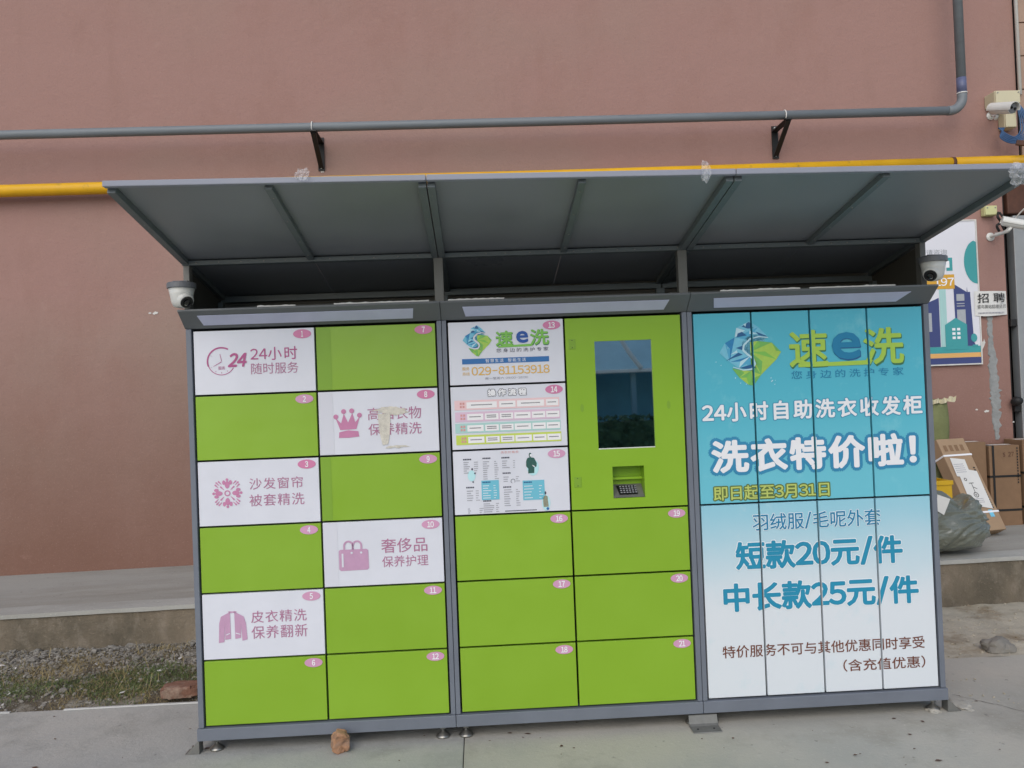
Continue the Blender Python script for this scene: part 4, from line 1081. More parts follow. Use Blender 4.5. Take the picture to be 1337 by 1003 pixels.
# bay lining
x0, x1, z0, z1 = NIC; D = .075
V = [(x0, YF, z1), (x1, YF, z1), (x1, YF + D, z1 - .012), (x0, YF + D, z1 - .012), (x0, YF + D, z0 + .060), (x1, YF + D, z0 + .060), (x0, YF + .004, z0), (x1, YF + .004, z0),
     (x0, YF + D * .5, z0 + .085), (x1, YF + D * .5, z0 + .085)]
V, F = merge([([(x0, YF + .0192, z1), (x1, YF + .0192, z1), (x1, YF + D, z1), (x0, YF + D, z1)], [(0, 1, 2, 3)]),
              ([(x0, YF + D, z0), (x1, YF + D, z0), (x1, YF + D, z1), (x0, YF + D, z1)], [(0, 1, 2, 3)]),
              ([(x0, YF + .0192, z0), (x0, YF + D, z0), (x0, YF + D, z1), (x0, YF + .0192, z1)], [(3, 2, 1, 0)]),
              ([(x1, YF + .0192, z0), (x1, YF + D, z0), (x1, YF + D, z1), (x1, YF + .0192, z1)], [(0, 1, 2, 3)]),
              boxv(x0 + .001, x1 - .001, YF + .045, YF + D - .001, z1 - .062, z1 - .052)])
bay = mk('scanner_bay', V, F, 'panel_green', sp)
V, F = merge([([(x0 + .001, YF + .003, z0 + .0015), (x1 - .001, YF + .003, z0 + .0015), (x1 - .001, YF + D - .002, z0 + .052), (x0 + .001, YF + D - .002, z0 + .052)], [(0, 1, 2, 3)])])
mk('bay_floor', V, F, 'zinc', bay)
def slope(xx, t, lift=0.): return (xx, YF + .003 + (D - .005) * t - lift * .56, z0 + .0015 + .0505 * t + lift * .82)
V = [slope(x0 + .030, .18, .004), slope(x1 - .028, .18, .004), slope(x1 - .030, .86, .004), slope(x0 + .022, .86, .004)]
mk('keypad', V, [(0, 1, 2, 3)], 'black_plastic', bay)
keys = []
for i in range(6):
    for j in range(4):
        a = x0 + .036 + i * .013; t = .26 + j * .15
        keys.append(([slope(a, t, .006), slope(a + .008, t, .006), slope(a + .008, t + .08, .006), slope(a, t + .08, .006)], [(0, 1, 2, 3)]))
V, F = merge(keys); mk('keys', V, F, 'ink_soft', bay)
for a, b in (((1.616, 1.662), (1.646, 1.706)), ((1.616, 1.059), (1.648, 1.103))):
    hg = box('hinge_plate', a[0], b[0], YF - .0032, YF - .0012, a[1], b[1], 'green_strip', sp, bevel=.0006)
    for z in (a[1] + .006, b[1] - .006):
        V, F = lathe([(.0022, 0), (.0018, .001)], ((a[0] + b[0]) / 2, YF - .0031, z), (0, -1, 0), 8); mk('screw', V, F, 'ink_black', hg)
for a in ((1.664, 1.403), (2.045, 1.403)):
    flat('keyhole_cover', [ell(a[0], a[1], .008, .018, 18)], 'green_strip', YF - .0016, sp)

# ---- right unit: eight narrow doors with one poster running over them
NX = [XS[6] + (XS[7] - XS[6]) * k / 4 for k in range(5)]
NX = [XS[6], (2.427, 1.802)[0], (2.688, 1.803)[0], (2.947, 1.805)[0], XS[7]]
RZ = [(ZS[3], ZS[0]), (ZS[6], ZS[3])]
nd = {}
for j in range(2):
    for i in range(4):
        d = solid_door('narrow_door', NX[i], NX[i + 1], RZ[j][0], RZ[j][1], 'poster_upper' if j == 0 else 'poster_lower', mods[2])
        d['label'] = 'tall narrow turquoise locker door printed with poster' if j == 0 else 'tall narrow pale locker door printed with poster prices'
        nd[i, j] = d
def spread(name, V2, F, mat, y, mi=None):
    for (i, j), d in nd.items():
        x0, x1 = NX[i] + GAP + .0008, NX[i + 1] - GAP - .0008; z0, z1 = RZ[j][0] + GAP + .0008, RZ[j][1] - GAP - .0008
        if max(q[0] for q in V2) < x0 or min(q[0] for q in V2) > x1 or max(q[1] for q in V2) < z0 or min(q[1] for q in V2) > z1: continue
        v2, f2 = clip_to(V2, F, x0, x1, z0, z1)
        if f2: mk(name, [(a, y + c_, b) for a, b, c_ in v2], f2, mat, d)
def ptext(body, tb, mat, y, **k):
    bold = k.pop('bold', 0.); V2, F = text_fit(body, tb, **k); V3, F = fatten(V2, F, bold * tb[3] * .8); spread('lettering', V3, F, mat, y)
def ppoly(name, polys, mat, y):
    V = []; F = []
    for p in polys:
        a = sum(p[i][0] * p[(i + 1) % len(p)][1] - p[(i + 1) % len(p)][0] * p[i][1] for i in range(len(p)))
        if a < 0: p = p[::-1]
        n = len(V); V += p; F.append(tuple(range(n, n + len(p))))
    spread(name, V, F, mat, y)
c = (2.417, 1.615)
f = logo_map(c, .285, .29)
for mn, polys, lay in logo_sets(): ppoly('logo', [f(p) for p in polys], mn, (L1, L2, L3, L1 - .0003)[lay])
V, F = band_geo(f, 5); spread('logo_swoosh', V, F, 'logo_pale', L3 - .0002)
rn = random.Random(3)
drops = []
for _ in range(16):
    a = rn.uniform(120, 240) if rn.random() < .5 else rn.uniform(230, 420); b = rn.uniform(190, 320) if a < 200 else rn.uniform(345, 425)
    s_ = rn.uniform(2, 5); drops.append(f([(a, b), (a + s_ * 1.6, b - s_), (a + s_, b + s_)]))
ppoly('logo', drops, 'logo_pale', L1)
ptext('速', (2.6805, 1.6220, 0.1670, 0.1590), 'brand_shade', L1, bold=.035)
ptext('洗', (3.0205, 1.6210, 0.1730, 0.1600), 'brand_shade', L1, bold=.035)
ptext('速', (2.6775, 1.6275, 0.1670, 0.1550), 'brand_lime', L2, bold=.03)
ptext('洗', (3.0165, 1.6270, 0.1750, 0.1560), 'brand_lime', L2, bold=.03)
ptext('e', (2.8505, 1.6285, 0.1210, 0.1150), 'logo_navy', L2, bold=.05)
ptext('e', (2.8475, 1.6330, 0.1210, 0.1120), 'brand_teal_blue', L3, bold=.05)
a, b = (2.629, 1.553), (2.953, 1.554)
ppoly('logo_underline', [[(a[0], a[1] - .008), (b[0], b[1] - .008), (b[0] + .012, b[1] + .012), (a[0], a[1] + .008)]], 'brand_lime', L3)
ptext('您身边的洗护专家', (2.8490, 1.5115, 0.5060, 0.0360), 'brand_teal_blue', L1, space=1.45, bold=.004)
ptext('24小时自助洗衣收发柜', (2.6850, 1.3600, 0.9840, 0.0800), 'outline_soft', L1, bold=.10, space=1.12)
ptext('24小时自助洗衣收发柜', (2.6850, 1.3600, 0.9840, 0.0800), 'print_white', L2, bold=.04, space=1.12)
ptext('洗衣特价啦!', (2.6840, 1.1650, 0.9080, 0.1340), 'outline_blue', L1, bold=.19, space=1.05)
ptext('洗衣特价啦!', (2.6840, 1.1650, 0.9080, 0.1340), 'print_white', L2, bold=.056, space=1.05)
ptext('即日起至3月31日', (2.4860, 1.0045, 0.5140, 0.0610), 'outline_olive', L1, bold=.13)
ptext('即日起至3月31日', (2.4860, 1.0045, 0.5140, 0.0610), 'lime_text', L2, bold=.02)
ptext('羽绒服/毛呢外套', (2.6815, 0.8710, 0.5730, 0.0720), 'poster_white_edge', L1, bold=.06)
ptext('羽绒服/毛呢外套', (2.6815, 0.8710, 0.5730, 0.0720), 'brand_teal_blue', L2, bold=.014)
ptext('短款20元/件', (2.6870, 0.7265, 0.7400, 0.1170), 'poster_white_edge', L1, bold=.09)
ptext('短款20元/件', (2.6870, 0.7265, 0.7400, 0.1170), 'poster_blue_text', L2, bold=.048)
ptext('中长款25元/件', (2.6880, 0.5465, 0.8660, 0.1170), 'poster_white_edge', L1, bold=.09)
ptext('中长款25元/件', (2.6880, 0.5465, 0.8660, 0.1170), 'poster_blue_text', L2, bold=.048)
ptext('特价服务不可与其他优惠同时享受', (2.6895, 0.3115, 0.9030, 0.0530), 'ink_brown', L1, bold=.012)
ptext('（含充值优惠）', (2.9560, 0.2255, 0.3680, 0.0520), 'ink_brown', L1, bold=.012)

# torn paper edge lying along the top of the headers
for a, b, s_ in ((.30, .46, 1), (.62, 1.02, 2), (1.10, 1.34, 4), (2.27, 2.62, 5), (2.66, 3.04, 6)):
    V = []; F = []; n = 24
    for i in range(n + 1):
        x = a + (b - a) * i / n; h = .004 + .006 * abs(noise.noise(Vector((x * 30, s_, 0)))); V += [(x, -.082, 1.8825), (x, -.086 + .003, 1.883 + h)]
    F = [(2 * i, 2 * i + 2, 2 * i + 3, 2 * i + 1) for i in range(n)]
    mk('torn_paper_edge', V, F, 'paper', mods[0] if a < 1.05 else mods[1] if a < 2 else mods[2])

# ---- feet and floor brackets
def foot(x, y, par):
    V, F = lathe([(.030, 0), (.031, .005), (.026, .011), (.016, .018), (.011, .024), (.007, .026), (.007, .056)], (x, y, .0005), (0, 0, 1), 20)
    ft = mk('levelling_foot', V, F, 'steel', par, smooth=True)
    V, F = lathe([(.0125, .034), (.0125, .044)], (x, y, 0), (0, 0, 1), 6); mk('lock_nut', V, F, 'zinc', ft)
for m_, xs in ((0, (.035, 1.005)), (1, (1.105, 2.10)), (2, (2.185, 3.185))):
    for x in xs:
        for y in (.035, .46): foot(x, y, mods[m_])
def zbracket(x0, x1, y, par):
    V = []
    prof = [(.055, .05), (.02, .05), (.002, .046), (-.008, .012), (-.018, .006), (-.075, .003), (-.077, .0005)]
    for x in (x0, x1):
        V += [(x, y + a, b) for a, b in prof] + [(x, y + a + .001, b - .0035 if b > .004 else b - .0002) for a, b in prof]
    n = len(prof); F = []
    for k in range(n - 1): F += [(k, k + 1, 2 * n + k + 1, 2 * n + k), (n + k + 1, n + k, 3 * n + k, 3 * n + k + 1), (k + 1, k, n + k, n + k + 1), (2 * n + k, 2 * n + k + 1, 3 * n + k + 1, 3 * n + k)]
    br = mk('floor_bracket', V, F, 'zinc', par)
    for t in (.22, .78):
        V, F = lathe([(.005, 0), (.004, .002)], (x0 + (x1 - x0) * t, y - .045, .0045), (0, 0, 1), 8); mk('bolt', V, F, 'ink_black', br)
zbracket(2.075, 2.20, -.004, mods[1])
def lbracket(x, y, s_, par):
    V, F = merge([boxv(x - .03, x + .03, y, y + .05, .0005, .004), bar((x + s_ * .028, y + .025, .004), (x + s_ * .028, y + .025, .056), .05, .004, (1, 0, 0)),
                  ([(x + s_ * .026, y + .002, .056), (x + s_ * .026, y + .002, .004), (x - s_ * .022, y + .002, .004)], [(0, 1, 2)])])
    br = mk('floor_bracket', V, F, 'zinc', par)
    V, F = lathe([(.010, 0), (.010, .012), (.005, .014), (.005, .024)], (x - s_ * .004, y + .025, .004), (0, 0, 1), 6); mk('bolt', V, F, 'steel', br)
lbracket(-.055, -.010, 1, mods[0]); lbracket(3.262, -.004, -1, mods[2])

# ================================================================ CANOPY
cn = empty('canopy', (1.6, .2, 1.882), 'long dark grey metal canopy sloping up to the front above all three lockers', 'canopy')
CX0, CX1 = -.03, 3.226
YB, YFr = .50, -.70
def cz(y, x=1.6): return 2.103 - (.198 - .036 * x / 3.2) * (y - .02)
def ex(x, y): return x if x < 3.0 else x + .030 * max(0, -y) / .7
rx = [-.03, .517, 1.063, 1.608, 2.148, 2.70, 3.226]
for i in range(6):
    a, b = rx[i] + .0015, rx[i + 1] - .0015
    for (ya, yb, mn) in ((YFr + .008, .012, 'canopy_sheet'), (.014, YB - .002, 'canopy_sheet')):
        V = [(a, ya, cz(ya, a) - .002), (ex(b, ya), ya, cz(ya, b) - .002), (ex(b, yb), yb, cz(yb, b) - .002), (a, yb, cz(yb, a) - .002)]
        V += [(x, y, z + .012) for x, y, z in V[:4]]
        mk('roof_panel', V, [(0, 3, 2, 1), (4, 5, 6, 7), (0, 1, 5, 4), (1, 2, 6, 5), (2, 3, 7, 6), (3, 0, 4, 7)], mn, cn)
def slope_bar(name, x, wd, dp, ya, yb, mat):
    V, F = bar((ex(x, ya), ya, cz(ya, x) - .003 - dp / 2), (ex(x, yb), yb, cz(yb, x) - .003 - dp / 2), wd, dp); return mk(name, V, F, mat, cn, bevel=.001)
for x in (rx[1], rx[3], rx[5]): slope_bar('rafter', x, .026, .022, YFr + .012, -.012, 'canopy_frame')
for x in (rx[2], rx[4]):
    for s_ in (-1, 1):
        slope_bar('rafter', x + s_ * .0155, .027, .026, YFr + .012, -.0125, 'canopy_frame'); slope_bar('rafter', x + s_ * .0155, .027, .024, .0325, YB - .03, 'canopy_frame')
slope_bar('side_rafter', CX0 + .014, .028, .024, YFr + .012, -.0125, 'canopy_frame'); slope_bar('side_rafter', CX1 - .014, .028, .024, YFr + .012, -.0125, 'canopy_frame')
slope_bar('side_rafter', CX0 + .014, .028, .024, .0325, YB - .03, 'canopy_frame'); slope_bar('side_rafter', CX1 - .014, .028, .024, .0325, YB - .03, 'canopy_frame')
for a, b in ((CX0 - .004, rx[2] - .001), (rx[2] + .001, rx[4] - .001), (rx[4] + .001, CX1 + .004)):
    b_ = ex(b, YFr); za, zb = cz(YFr, a), cz(YFr, b)
    V = [(a, YFr - .018, za - .014), (b_, YFr - .018, zb - .014), (b_, YFr + .008, zb - .014), (a, YFr + .008, za - .014), (a, YFr - .018, za + .007), (b_, YFr - .018, zb + .007), (b_, YFr + .008, zb + .007), (a, YFr + .008, za + .007)]
    mk('fascia', V, boxv(0, 1, 0, 1, 0, 1)[1], 'canopy_edge', cn, bevel=.003)
    box('front_beam', a + .002, b - .002, -.012, .032, cz(.02) - .024, cz(.02) - .004, 'canopy_frame', cn, bevel=.002)
    box('rear_rail', a + .002, b - .002, YB - .028, YB - .002, cz(YB) - .040, cz(YB) - .010, 'canopy_frame', cn, bevel=.002)
    box('lower_rail', a + .03, b - .03, YB - .034, YB - .012, 1.90, 1.955, 'post_grey', cn, bevel=.002)
box('back_sheet', CX0 + .004, CX1 - .004, YB + .0005, YB + .006, 1.8825, cz(YB) + .03, 'inner_dark', cn, bevel=0)
for x in (CX0 + .002, CX1 - .007):
    V = [(x, .034, 1.884), (x, YB - .012, 1.884), (x, YB - .012, cz(YB) - .012), (x, .034, cz(.034) - .03)]
    V += [(a + .005, b, c_) for a, b, c_ in V]
    mk('side_sheet', V, [(0, 1, 2, 3), (7, 6, 5, 4), (0, 4, 5, 1), (1, 5, 6, 2), (2, 6, 7, 3), (3, 7, 4, 0)], 'inner_dark', cn)
for x, wd in ((CX0 + .016, .026), (1.062, .040), (2.130, .040), (CX1 - .016, .026)):
    box('post', x - wd / 2, x + wd / 2, -.010, .030, 1.883, cz(.01) - .026, 'post_grey', cn, bevel=.002)
    box('rear_post', x - wd / 2, x + wd / 2, YB - .075, YB - .036, 1.883, cz(YB - .03) - .05, 'canopy_frame', cn, bevel=.002)

rv = []
for k in range(34):
    x = .03 + k * .095 + .012 * math.sin(k * 3.1)
    rv.append(lathe([(.0035, 0), (.003, .002), (.001, .003)], (x, -.012, cz(.02) - .014), (0, -1, 0), 6))
for x in (rx[1], rx[2] - .0155, rx[2] + .0155, rx[3], rx[4] - .0155, rx[4] + .0155, rx[5], CX0 + .014, CX1 - .014):
    for y in (-.62, -.42, -.22, -.07): rv.append(lathe([(.0035, 0), (.003, .002), (.001, .003)], (ex(x, y), y, cz(y, x) - .003 - (.024 if x in (rx[2] - .0155, rx[2] + .0155, rx[4] - .0155, rx[4] + .0155) else .022)), (0, 0, -1), 6))
V, F = merge(rv); mk('rivets', V, F, 'steel', cn)['kind'] = 'stuff'

# scraps of clear film stuck to the fascia
def scrap(name, c, s_, seed, label, n=16):
    V = []; F = []
    for j in range(n + 1):
        for i in range(n + 1):
            a = (i / n - .5); b = (j / n - .5)
            k = 1 + .5 * noise.noise(Vector((a * 3, b * 3, seed)))
            V.append((c[0] + a * s_[0] * k, c[1] + s_[2] * (noise.noise(Vector((a * 4.3, b * 4.3, seed + 4))) - .4), c[2] + b * s_[1] * k))
    for j in range(n):
        for i in range(n):
            if (abs(i - n / 2 + .5) + abs(j - n / 2 + .5)) > n * .72: continue
            F.append((j * (n + 1) + i, j * (n + 1) + i + 1, (j + 1) * (n + 1) + i + 1, (j + 1) * (n + 1) + i))
    return props(mk(name, V, F, 'clear_film'), label, 'plastic scrap', 'clear film scraps on the canopy edge')
scrap('plastic_scrap', (.645, -.728, 2.250), (.05, .042, .012), 1., 'small scrap of clear film sticking up from the canopy front edge, above the left lockers')
scrap('plastic_scrap', (2.035, -.728, 2.220), (.035, .07, .012), 5., 'strip of clear film hanging on the canopy front edge, above the middle screen')
scrap('plastic_scrap', (3.150, -.725, 2.175), (.07, .085, .035), 9., 'crumpled bunch of clear film at the right end of the canopy front edge')

# ---- turret cameras on the header ends
def turret(c, sx, label):
    c = Vector(c)
    r = empty('dome_camera', tuple(c), label, 'security camera', 'white dome cameras at both ends of the lockers')
    ax = Vector((0, 0, 1))
    V, F = lathe([(.052, .030), (.058, .032), (.058, .052), (.054, .055)], c, ax, 30); mk('base_ring', V, F, 'cam_grey', r, smooth=False)
    V, F = lathe([(.018, -.050), (.034, -.044), (.042, -.025), (.047, .005), (.052, .0295)], c, ax, 30); mk('housing', V, F, 'cam_white', r, smooth=True)
    d_ = Vector((sx * 1.25, -.70, -.62)).normalized(); bc = c + Vector((sx * .03, -.014, -.018))
    prof = [(.036 * math.sin(t), -.036 * math.cos(t)) for t in [k * math.pi / 14 for k in range(1, 11)]]
    V, F = lathe(prof, bc, d_, 26); eb = mk('eyeball', V, F, 'cam_white', r, smooth=True)
    h0 = prof[-1][1]; r0 = prof[-1][0]
    V, F = lathe([(r0 - .001, h0 - .002), (r0 - .003, h0 + .004), (r0 - .010, h0 + .0045), (r0 - .013, h0 + .001)], bc, d_, 26); mk('lens_surround', V, F, 'black_plastic', eb)
    V, F = lathe([(.012, h0 + .002), (.012, h0 + .006), (.006, h0 + .008)], bc, d_, 16); mk('lens', V, F, 'lens_black', eb)
    # arm reaching back to the canopy post
    V, F = merge([boxv(c.x - .03, c.x + .03, c.y - .02, .0, c.z + .0555, c.z + .062)]); mk('bracket_arm', V, F, 'cam_grey', r)
    V, F = boxv(c.x - .012 - sx * .0, c.x + .012, -.011 + .001, .02, c.z - .03, c.z + .06); mk('bracket_leg', V, F, 'cam_grey', r)
    return r
turret((-.012, -.075, 1.940), .55, 'white dome camera with grey ring at the left end of the locker top')
turret((3.215, -.075, 1.948), -.55, 'white dome camera with grey ring at the right end of the locker top, ')

# ================================================================ THINGS ON THE LEDGE (right)
LZ = .312
def carton(x0, x1, y0, y1, h, label, mat='cardboard_dark', straps=(), z0=None, prints=True, name='cardboard_box'):
    z0 = LZ + .001 if z0 is None else z0
    r = empty(name, ((x0 + x1) / 2, (y0 + y1) / 2, z0), label, 'cardboard box')
    box('carton', x0, x1, y0, y1, z0, z0 + h, mat, r, bevel=.004)
    for kind_, t in straps:
        if kind_ == 'h':
            z = z0 + h * t
            V, F = merge([boxv(x0 - .002, x1 + .002, y0 - .0035, y0 - .0015, z - .008, z + .008), boxv(x0 - .0035, x0 - .0015, y0 - .0035, y1, z - .008, z + .008), boxv(x1 + .0015, x1 + .0035, y0, y1, z - .008, z + .008)])
        else:
            x = x0 + (x1 - x0) * t
            V, F = merge([boxv(x - .008, x + .008, y0 - .0055, y0 - .0037, z0, z0 + h + .002), boxv(x - .008, x + .008, y0 - .0055, y1, z0 + h + .0015, z0 + h + .0035)])
        mk('strap', V, F, 'iron_black', r)
    box('packing_tape', x0 + .01, x1 - .01, (y0 + y1) / 2 - .025, (y0 + y1) / 2 + .025, z0 + h + .0003, z0 + h + .001, 'paper', r, bevel=0)
    return r
K1, K2, K3 = (5.137, 0.934), (5.38, 0.924), (5.035, 0.956)
cb1 = carton(K1[0], K2[0], 2.56, 2.78, K1[1] - LZ, 'tall brown carton with black straps, second from the right edge, behind the leaning box', straps=(('h', .62), ('v', .12), ('h', .2)))
a = text('S27', ((K1[0] + K2[0]) / 2 + .03, LZ + .555, .085, .035), 'rust_brown', 2.556, cb1)
flat('printed_marks', [rect(K2[0] - .022, LZ + .60 - k * .022, .010, .014) for k in range(13)], 'ink_black', 2.5565, cb1)
carton(K2[0] + .012, 5.66, 2.54, 2.76, .66, 'tall brown carton cut off by the right edge of the picture', straps=(('h', .62), ('h', .22)))
carton(K1[0] - .33, K1[0] - .01, 2.58, 2.78, .655, 'brown carton standing behind the leaning box, left of the tall strapped carton')
carton(4.42, 4.79, 2.60, 2.78, .62, 'orange brown carton behind the leaning box, beside the right locker', mat='cardboard')
V_, F_2 = boxv(4.72, 5.05, 2.30, 2.375, 0, .1)
# yellow thing (plastic crate corner)
yc = empty('yellow_crate', (4.22, 2.1, LZ), 'yellow plastic crate half hidden behind the grey green bag', 'crate')
x0, x1, y0, y1 = 4.10, (4.497, 0.755)[0], 2.0, 2.22; zt = (4.448, 0.757)[1]
V, F = merge([boxv(x0, x1, y0, y0 + .01, LZ + .001, zt), boxv(x0, x1, y1 - .01, y1, LZ + .001, zt), boxv(x0, x0 + .01, y0 + .01, y1 - .01, LZ + .001, zt), boxv(x1 - .01, x1, y0 + .01, y1 - .01, LZ + .001, zt), boxv(x0 + .01, x1 - .01, y0 + .01, y1 - .01, LZ + .001, LZ + .012)])
mk('crate_body', V, F, 'crate_yellow', yc, bevel=.002)
box('crate_rim', x0 - .006, x1 + .006, y0 - .008, y0 - .0005, zt - .03, zt, 'crate_yellow', yc, bevel=.002)

# leaning long flat box with labels and white straps: built upright, then tipped as one thing
lb = empty('leaning_box', (0, 0, 0), 'long flat cardboard box leaning on its edge, white labels and white straps', 'cardboard box')
LW, LH, LT = .25, .74, .10
box('carton', -LW / 2, LW / 2, 0, LT, 0, LH, 'cardboard', lb, bevel=.004)
for z in (.60, .14):
    V, F = merge([boxv(-LW / 2 - .002, LW / 2 + .002, -.0035, -.0015, z - .007, z + .007), boxv(-LW / 2 - .0035, -LW / 2 - .0015, -.0035, LT, z - .007, z + .007), boxv(LW / 2 + .0015, LW / 2 + .0035, -.0035, LT, z - .007, z + .007)])
    mk('strap', V, F, 'print_white', lb)
lab = flat('shipping_label', [[(-.085, .20), (.088, .16), (.100, .46), (-.065, .50)]], 'paper', -.0045, lb)
lab2 = flat('shipping_label', [[(-.095, .43), (.03, .41), (.04, .56), (-.085, .58)]], 'paper', -.0055, lb)
ic = ring(-.002, .275, .016, .021, 0, 360, 18) + ring(-.002, .275, .004, .008, 0, 360, 8) + [[(-.004, .297), (0, .297), (.004, .37), (0, .37)], [(-.02, .366), (.022, .366), (.022, .371), (-.02, .371)], [(.0, .335), (.03, .318), (.03, .323), (.0, .341)]] + ring(-.035, .40, .008, .013, 0, 360, 10)
flat('scooter_drawing', ic, 'ink_black', -.0055, lab)
flat('small_print', [rect(-.045 + .012 * i, .215 + .014 * j, .008, .005) for i in range(8) for j in range(3)], 'ink_soft', -.0055, lab)
flat('small_print', [rect(-.075 + .011 * i, .46 + .016 * j, .007, .006) for i in range(8) for j in range(5)], 'ink_soft', -.0062, lab2)
flat('printed_marks', [rect(.092, .17 + .020 * k, .016, .012) for k in range(17)], 'ink_black', -.0022, lb)
flat('printed_marks', [rect(-.08 + .05 * k, .66, .03, .05) for k in range(4)], 'cardboard_dark', -.0022, lb)
box('corner_tape', .04, .075, -.003, -.0012, .10, .155, 'logo_sky', lb, bevel=0)
lb.rotation_euler = (math.radians(-29), 0, math.radians(12))
lb.location = ((4.883, 0.376)[0], 2.17, LZ + .050)

# rolled green woven sack standing against the wall
def sack():
    V = []; F = []; n = 26; seg = 22; cx_, cy_ = (4.754, 1.203)[0] - .01, 2.62
    prof = [(0, .05), (.01, .095), (.12, .11), (.4, .108), (.7, .10), (.88, .092), (.93, .088)]
    H = 1.0
    for i in range(n + 1):
        z = H * i / n; t = z / H
        r_ = .10 + .012 * math.sin(t * 9) - .02 * t ** 4
        if i == 0: r_ = .06
        for k in range(seg):
            a = 2 * math.pi * k / seg; q = r_ * (1 + .12 * noise.noise(Vector((math.cos(a) * 2, math.sin(a) * 2, z * 5))))
            V.append((cx_ + q * math.cos(a) + .02 * t, cy_ + q * .8 * math.sin(a), LZ + .001 + z))
    for i in range(n):
        for k in range(seg):
            a = i * seg + k; b = i * seg + (k + 1) % seg; F.append((a, b, b + seg, a + seg))
    F.append(tuple(range(seg - 1, -1, -1))); F.append(tuple(n * seg + k for k in range(seg)))
    r = empty('woven_sack', (cx_, cy_, LZ), 'tall olive green woven sack standing against the wall beside the right locker', 'sack')
    mk('sack_body', V, F, 'sack_green', r, smooth=True)
    V = []; F = []
    for i in range(25):
        x = cx_ - .12 + .26 * i / 24; V += [(x, cy_ - .085 + .012 * math.sin(i * 1.1), LZ + .955 + .006 * math.sin(i * .8) + .03 * i / 24), (x + .004, cy_ - .08 + .014 * math.sin(i * 1.7), LZ + .990 + .008 * math.sin(i * 1.3 + 1) + .03 * i / 24)]
    F = [(2 * i, 2 * i + 2, 2 * i + 3, 2 * i + 1) for i in range(24)]
    mk('frayed_mouth', V, F, 'junction_beige', r)
sack()

# crumpled grey-green plastic parcel bag
def bag():
    bm = bmesh.new(); bmesh.ops.create_icosphere(bm, subdivisions=6, radius=1)
    for v in bm.verts:
        p = v.co.copy(); x, y, z = p
        sy_ = .22; w1 = noise.noise(Vector((x * 1.1, y * 1.3, z * 1.3 + 7)))
        top = .262 - .085 * max(0, x + .2)
        # long creases sweeping from the knot at the right
        ang = math.atan2(z - .45, 1.0 - x + .15); rad = math.hypot(z - .45, 1.0 - x)
        cr = 0.
        for fr, am, sd_ in ((2.6, .12, 1.), (6., .085, 4.), (13., .022, 9.)):
            n_ = noise.noise(Vector((ang * fr + w1 * 1.6, rad * fr * .28, y * fr * .45 + sd_)))
            cr += am * (abs(n_) * 1.6 - .25)
        k = 1.0 - cr + .10 * noise.noise(Vector((x * 1.2 + 3, y * 1.2, z * 1.2)))
        sgn = 1 if z > 0 else .68
        q = Vector((x * .375 * k, y * sy_ * k, z * (top if z > 0 else .19) * k))
        if q.z < -.15: q.z = -.15 + (q.z + .15) * .12
        q.z = max(q.z, -.172)
        lobe = math.exp(-((x - .70) ** 2 + (z - .62) ** 2) / .030)
        q.z += .085 * lobe; q.x += .012 * lobe
        neck = math.exp(-((x - .38) ** 2 + (z - .80) ** 2) / .02); q.z -= .030 * neck
        v.co = q
    V = [tuple(v.co) for v in bm.verts]; F = [tuple(w_.index for w_ in f.verts) for f in bm.faces]; bm.free()
    return V, F
V, F = bag(); bc = Vector((4.20, 1.76, LZ + .175))
bg_ = empty('plastic_bag', (4.20, 1.76, LZ), 'big crumpled grey green plastic parcel bag lying on the ledge', 'bag')
mk('bag_skin', [tuple(Vector(v) + bc) for v in V], F, 'bag_film', bg_, smooth=True)
lbv = [(4.131, 0.729), (4.215, 0.696), (4.169, 0.595), (4.121, 0.626)]
o = flat('shipping_label', [[lbv[0], lbv[1], lbv[2], lbv[3]]], 'paper', 1.555, bg_)

# ---- stones, bricks
def rock(name, c, s_, seed, mat, label, cat, par=None, sub=3, flatb=True, rg=.35):
    bm = bmesh.new(); bmesh.ops.create_icosphere(bm, subdivisions=sub, radius=1)
    for v in bm.verts:
        p = v.co; k = 1 + rg * noise.noise(p * 1.3 + Vector((seed, 0, 0))) + rg * .4 * noise.noise(p * 3.1 + Vector((seed, 2, 0)))
        v.co = Vector((p.x * s_[0] * k, p.y * s_[1] * k, p.z * s_[2] * k))
    V = [tuple(v.co + Vector(c)) for v in bm.verts]; F = [tuple(w_.index for w_ in f.verts) for f in bm.faces]; bm.free()
    return props(mk(name, V, F, mat, par), label, cat)
rock('stone', (3.955, .74, .018), (.085, .06, .05), 3., 'stone', 'grey angular stone on the sand at the right edge', 'stone', sub=3)

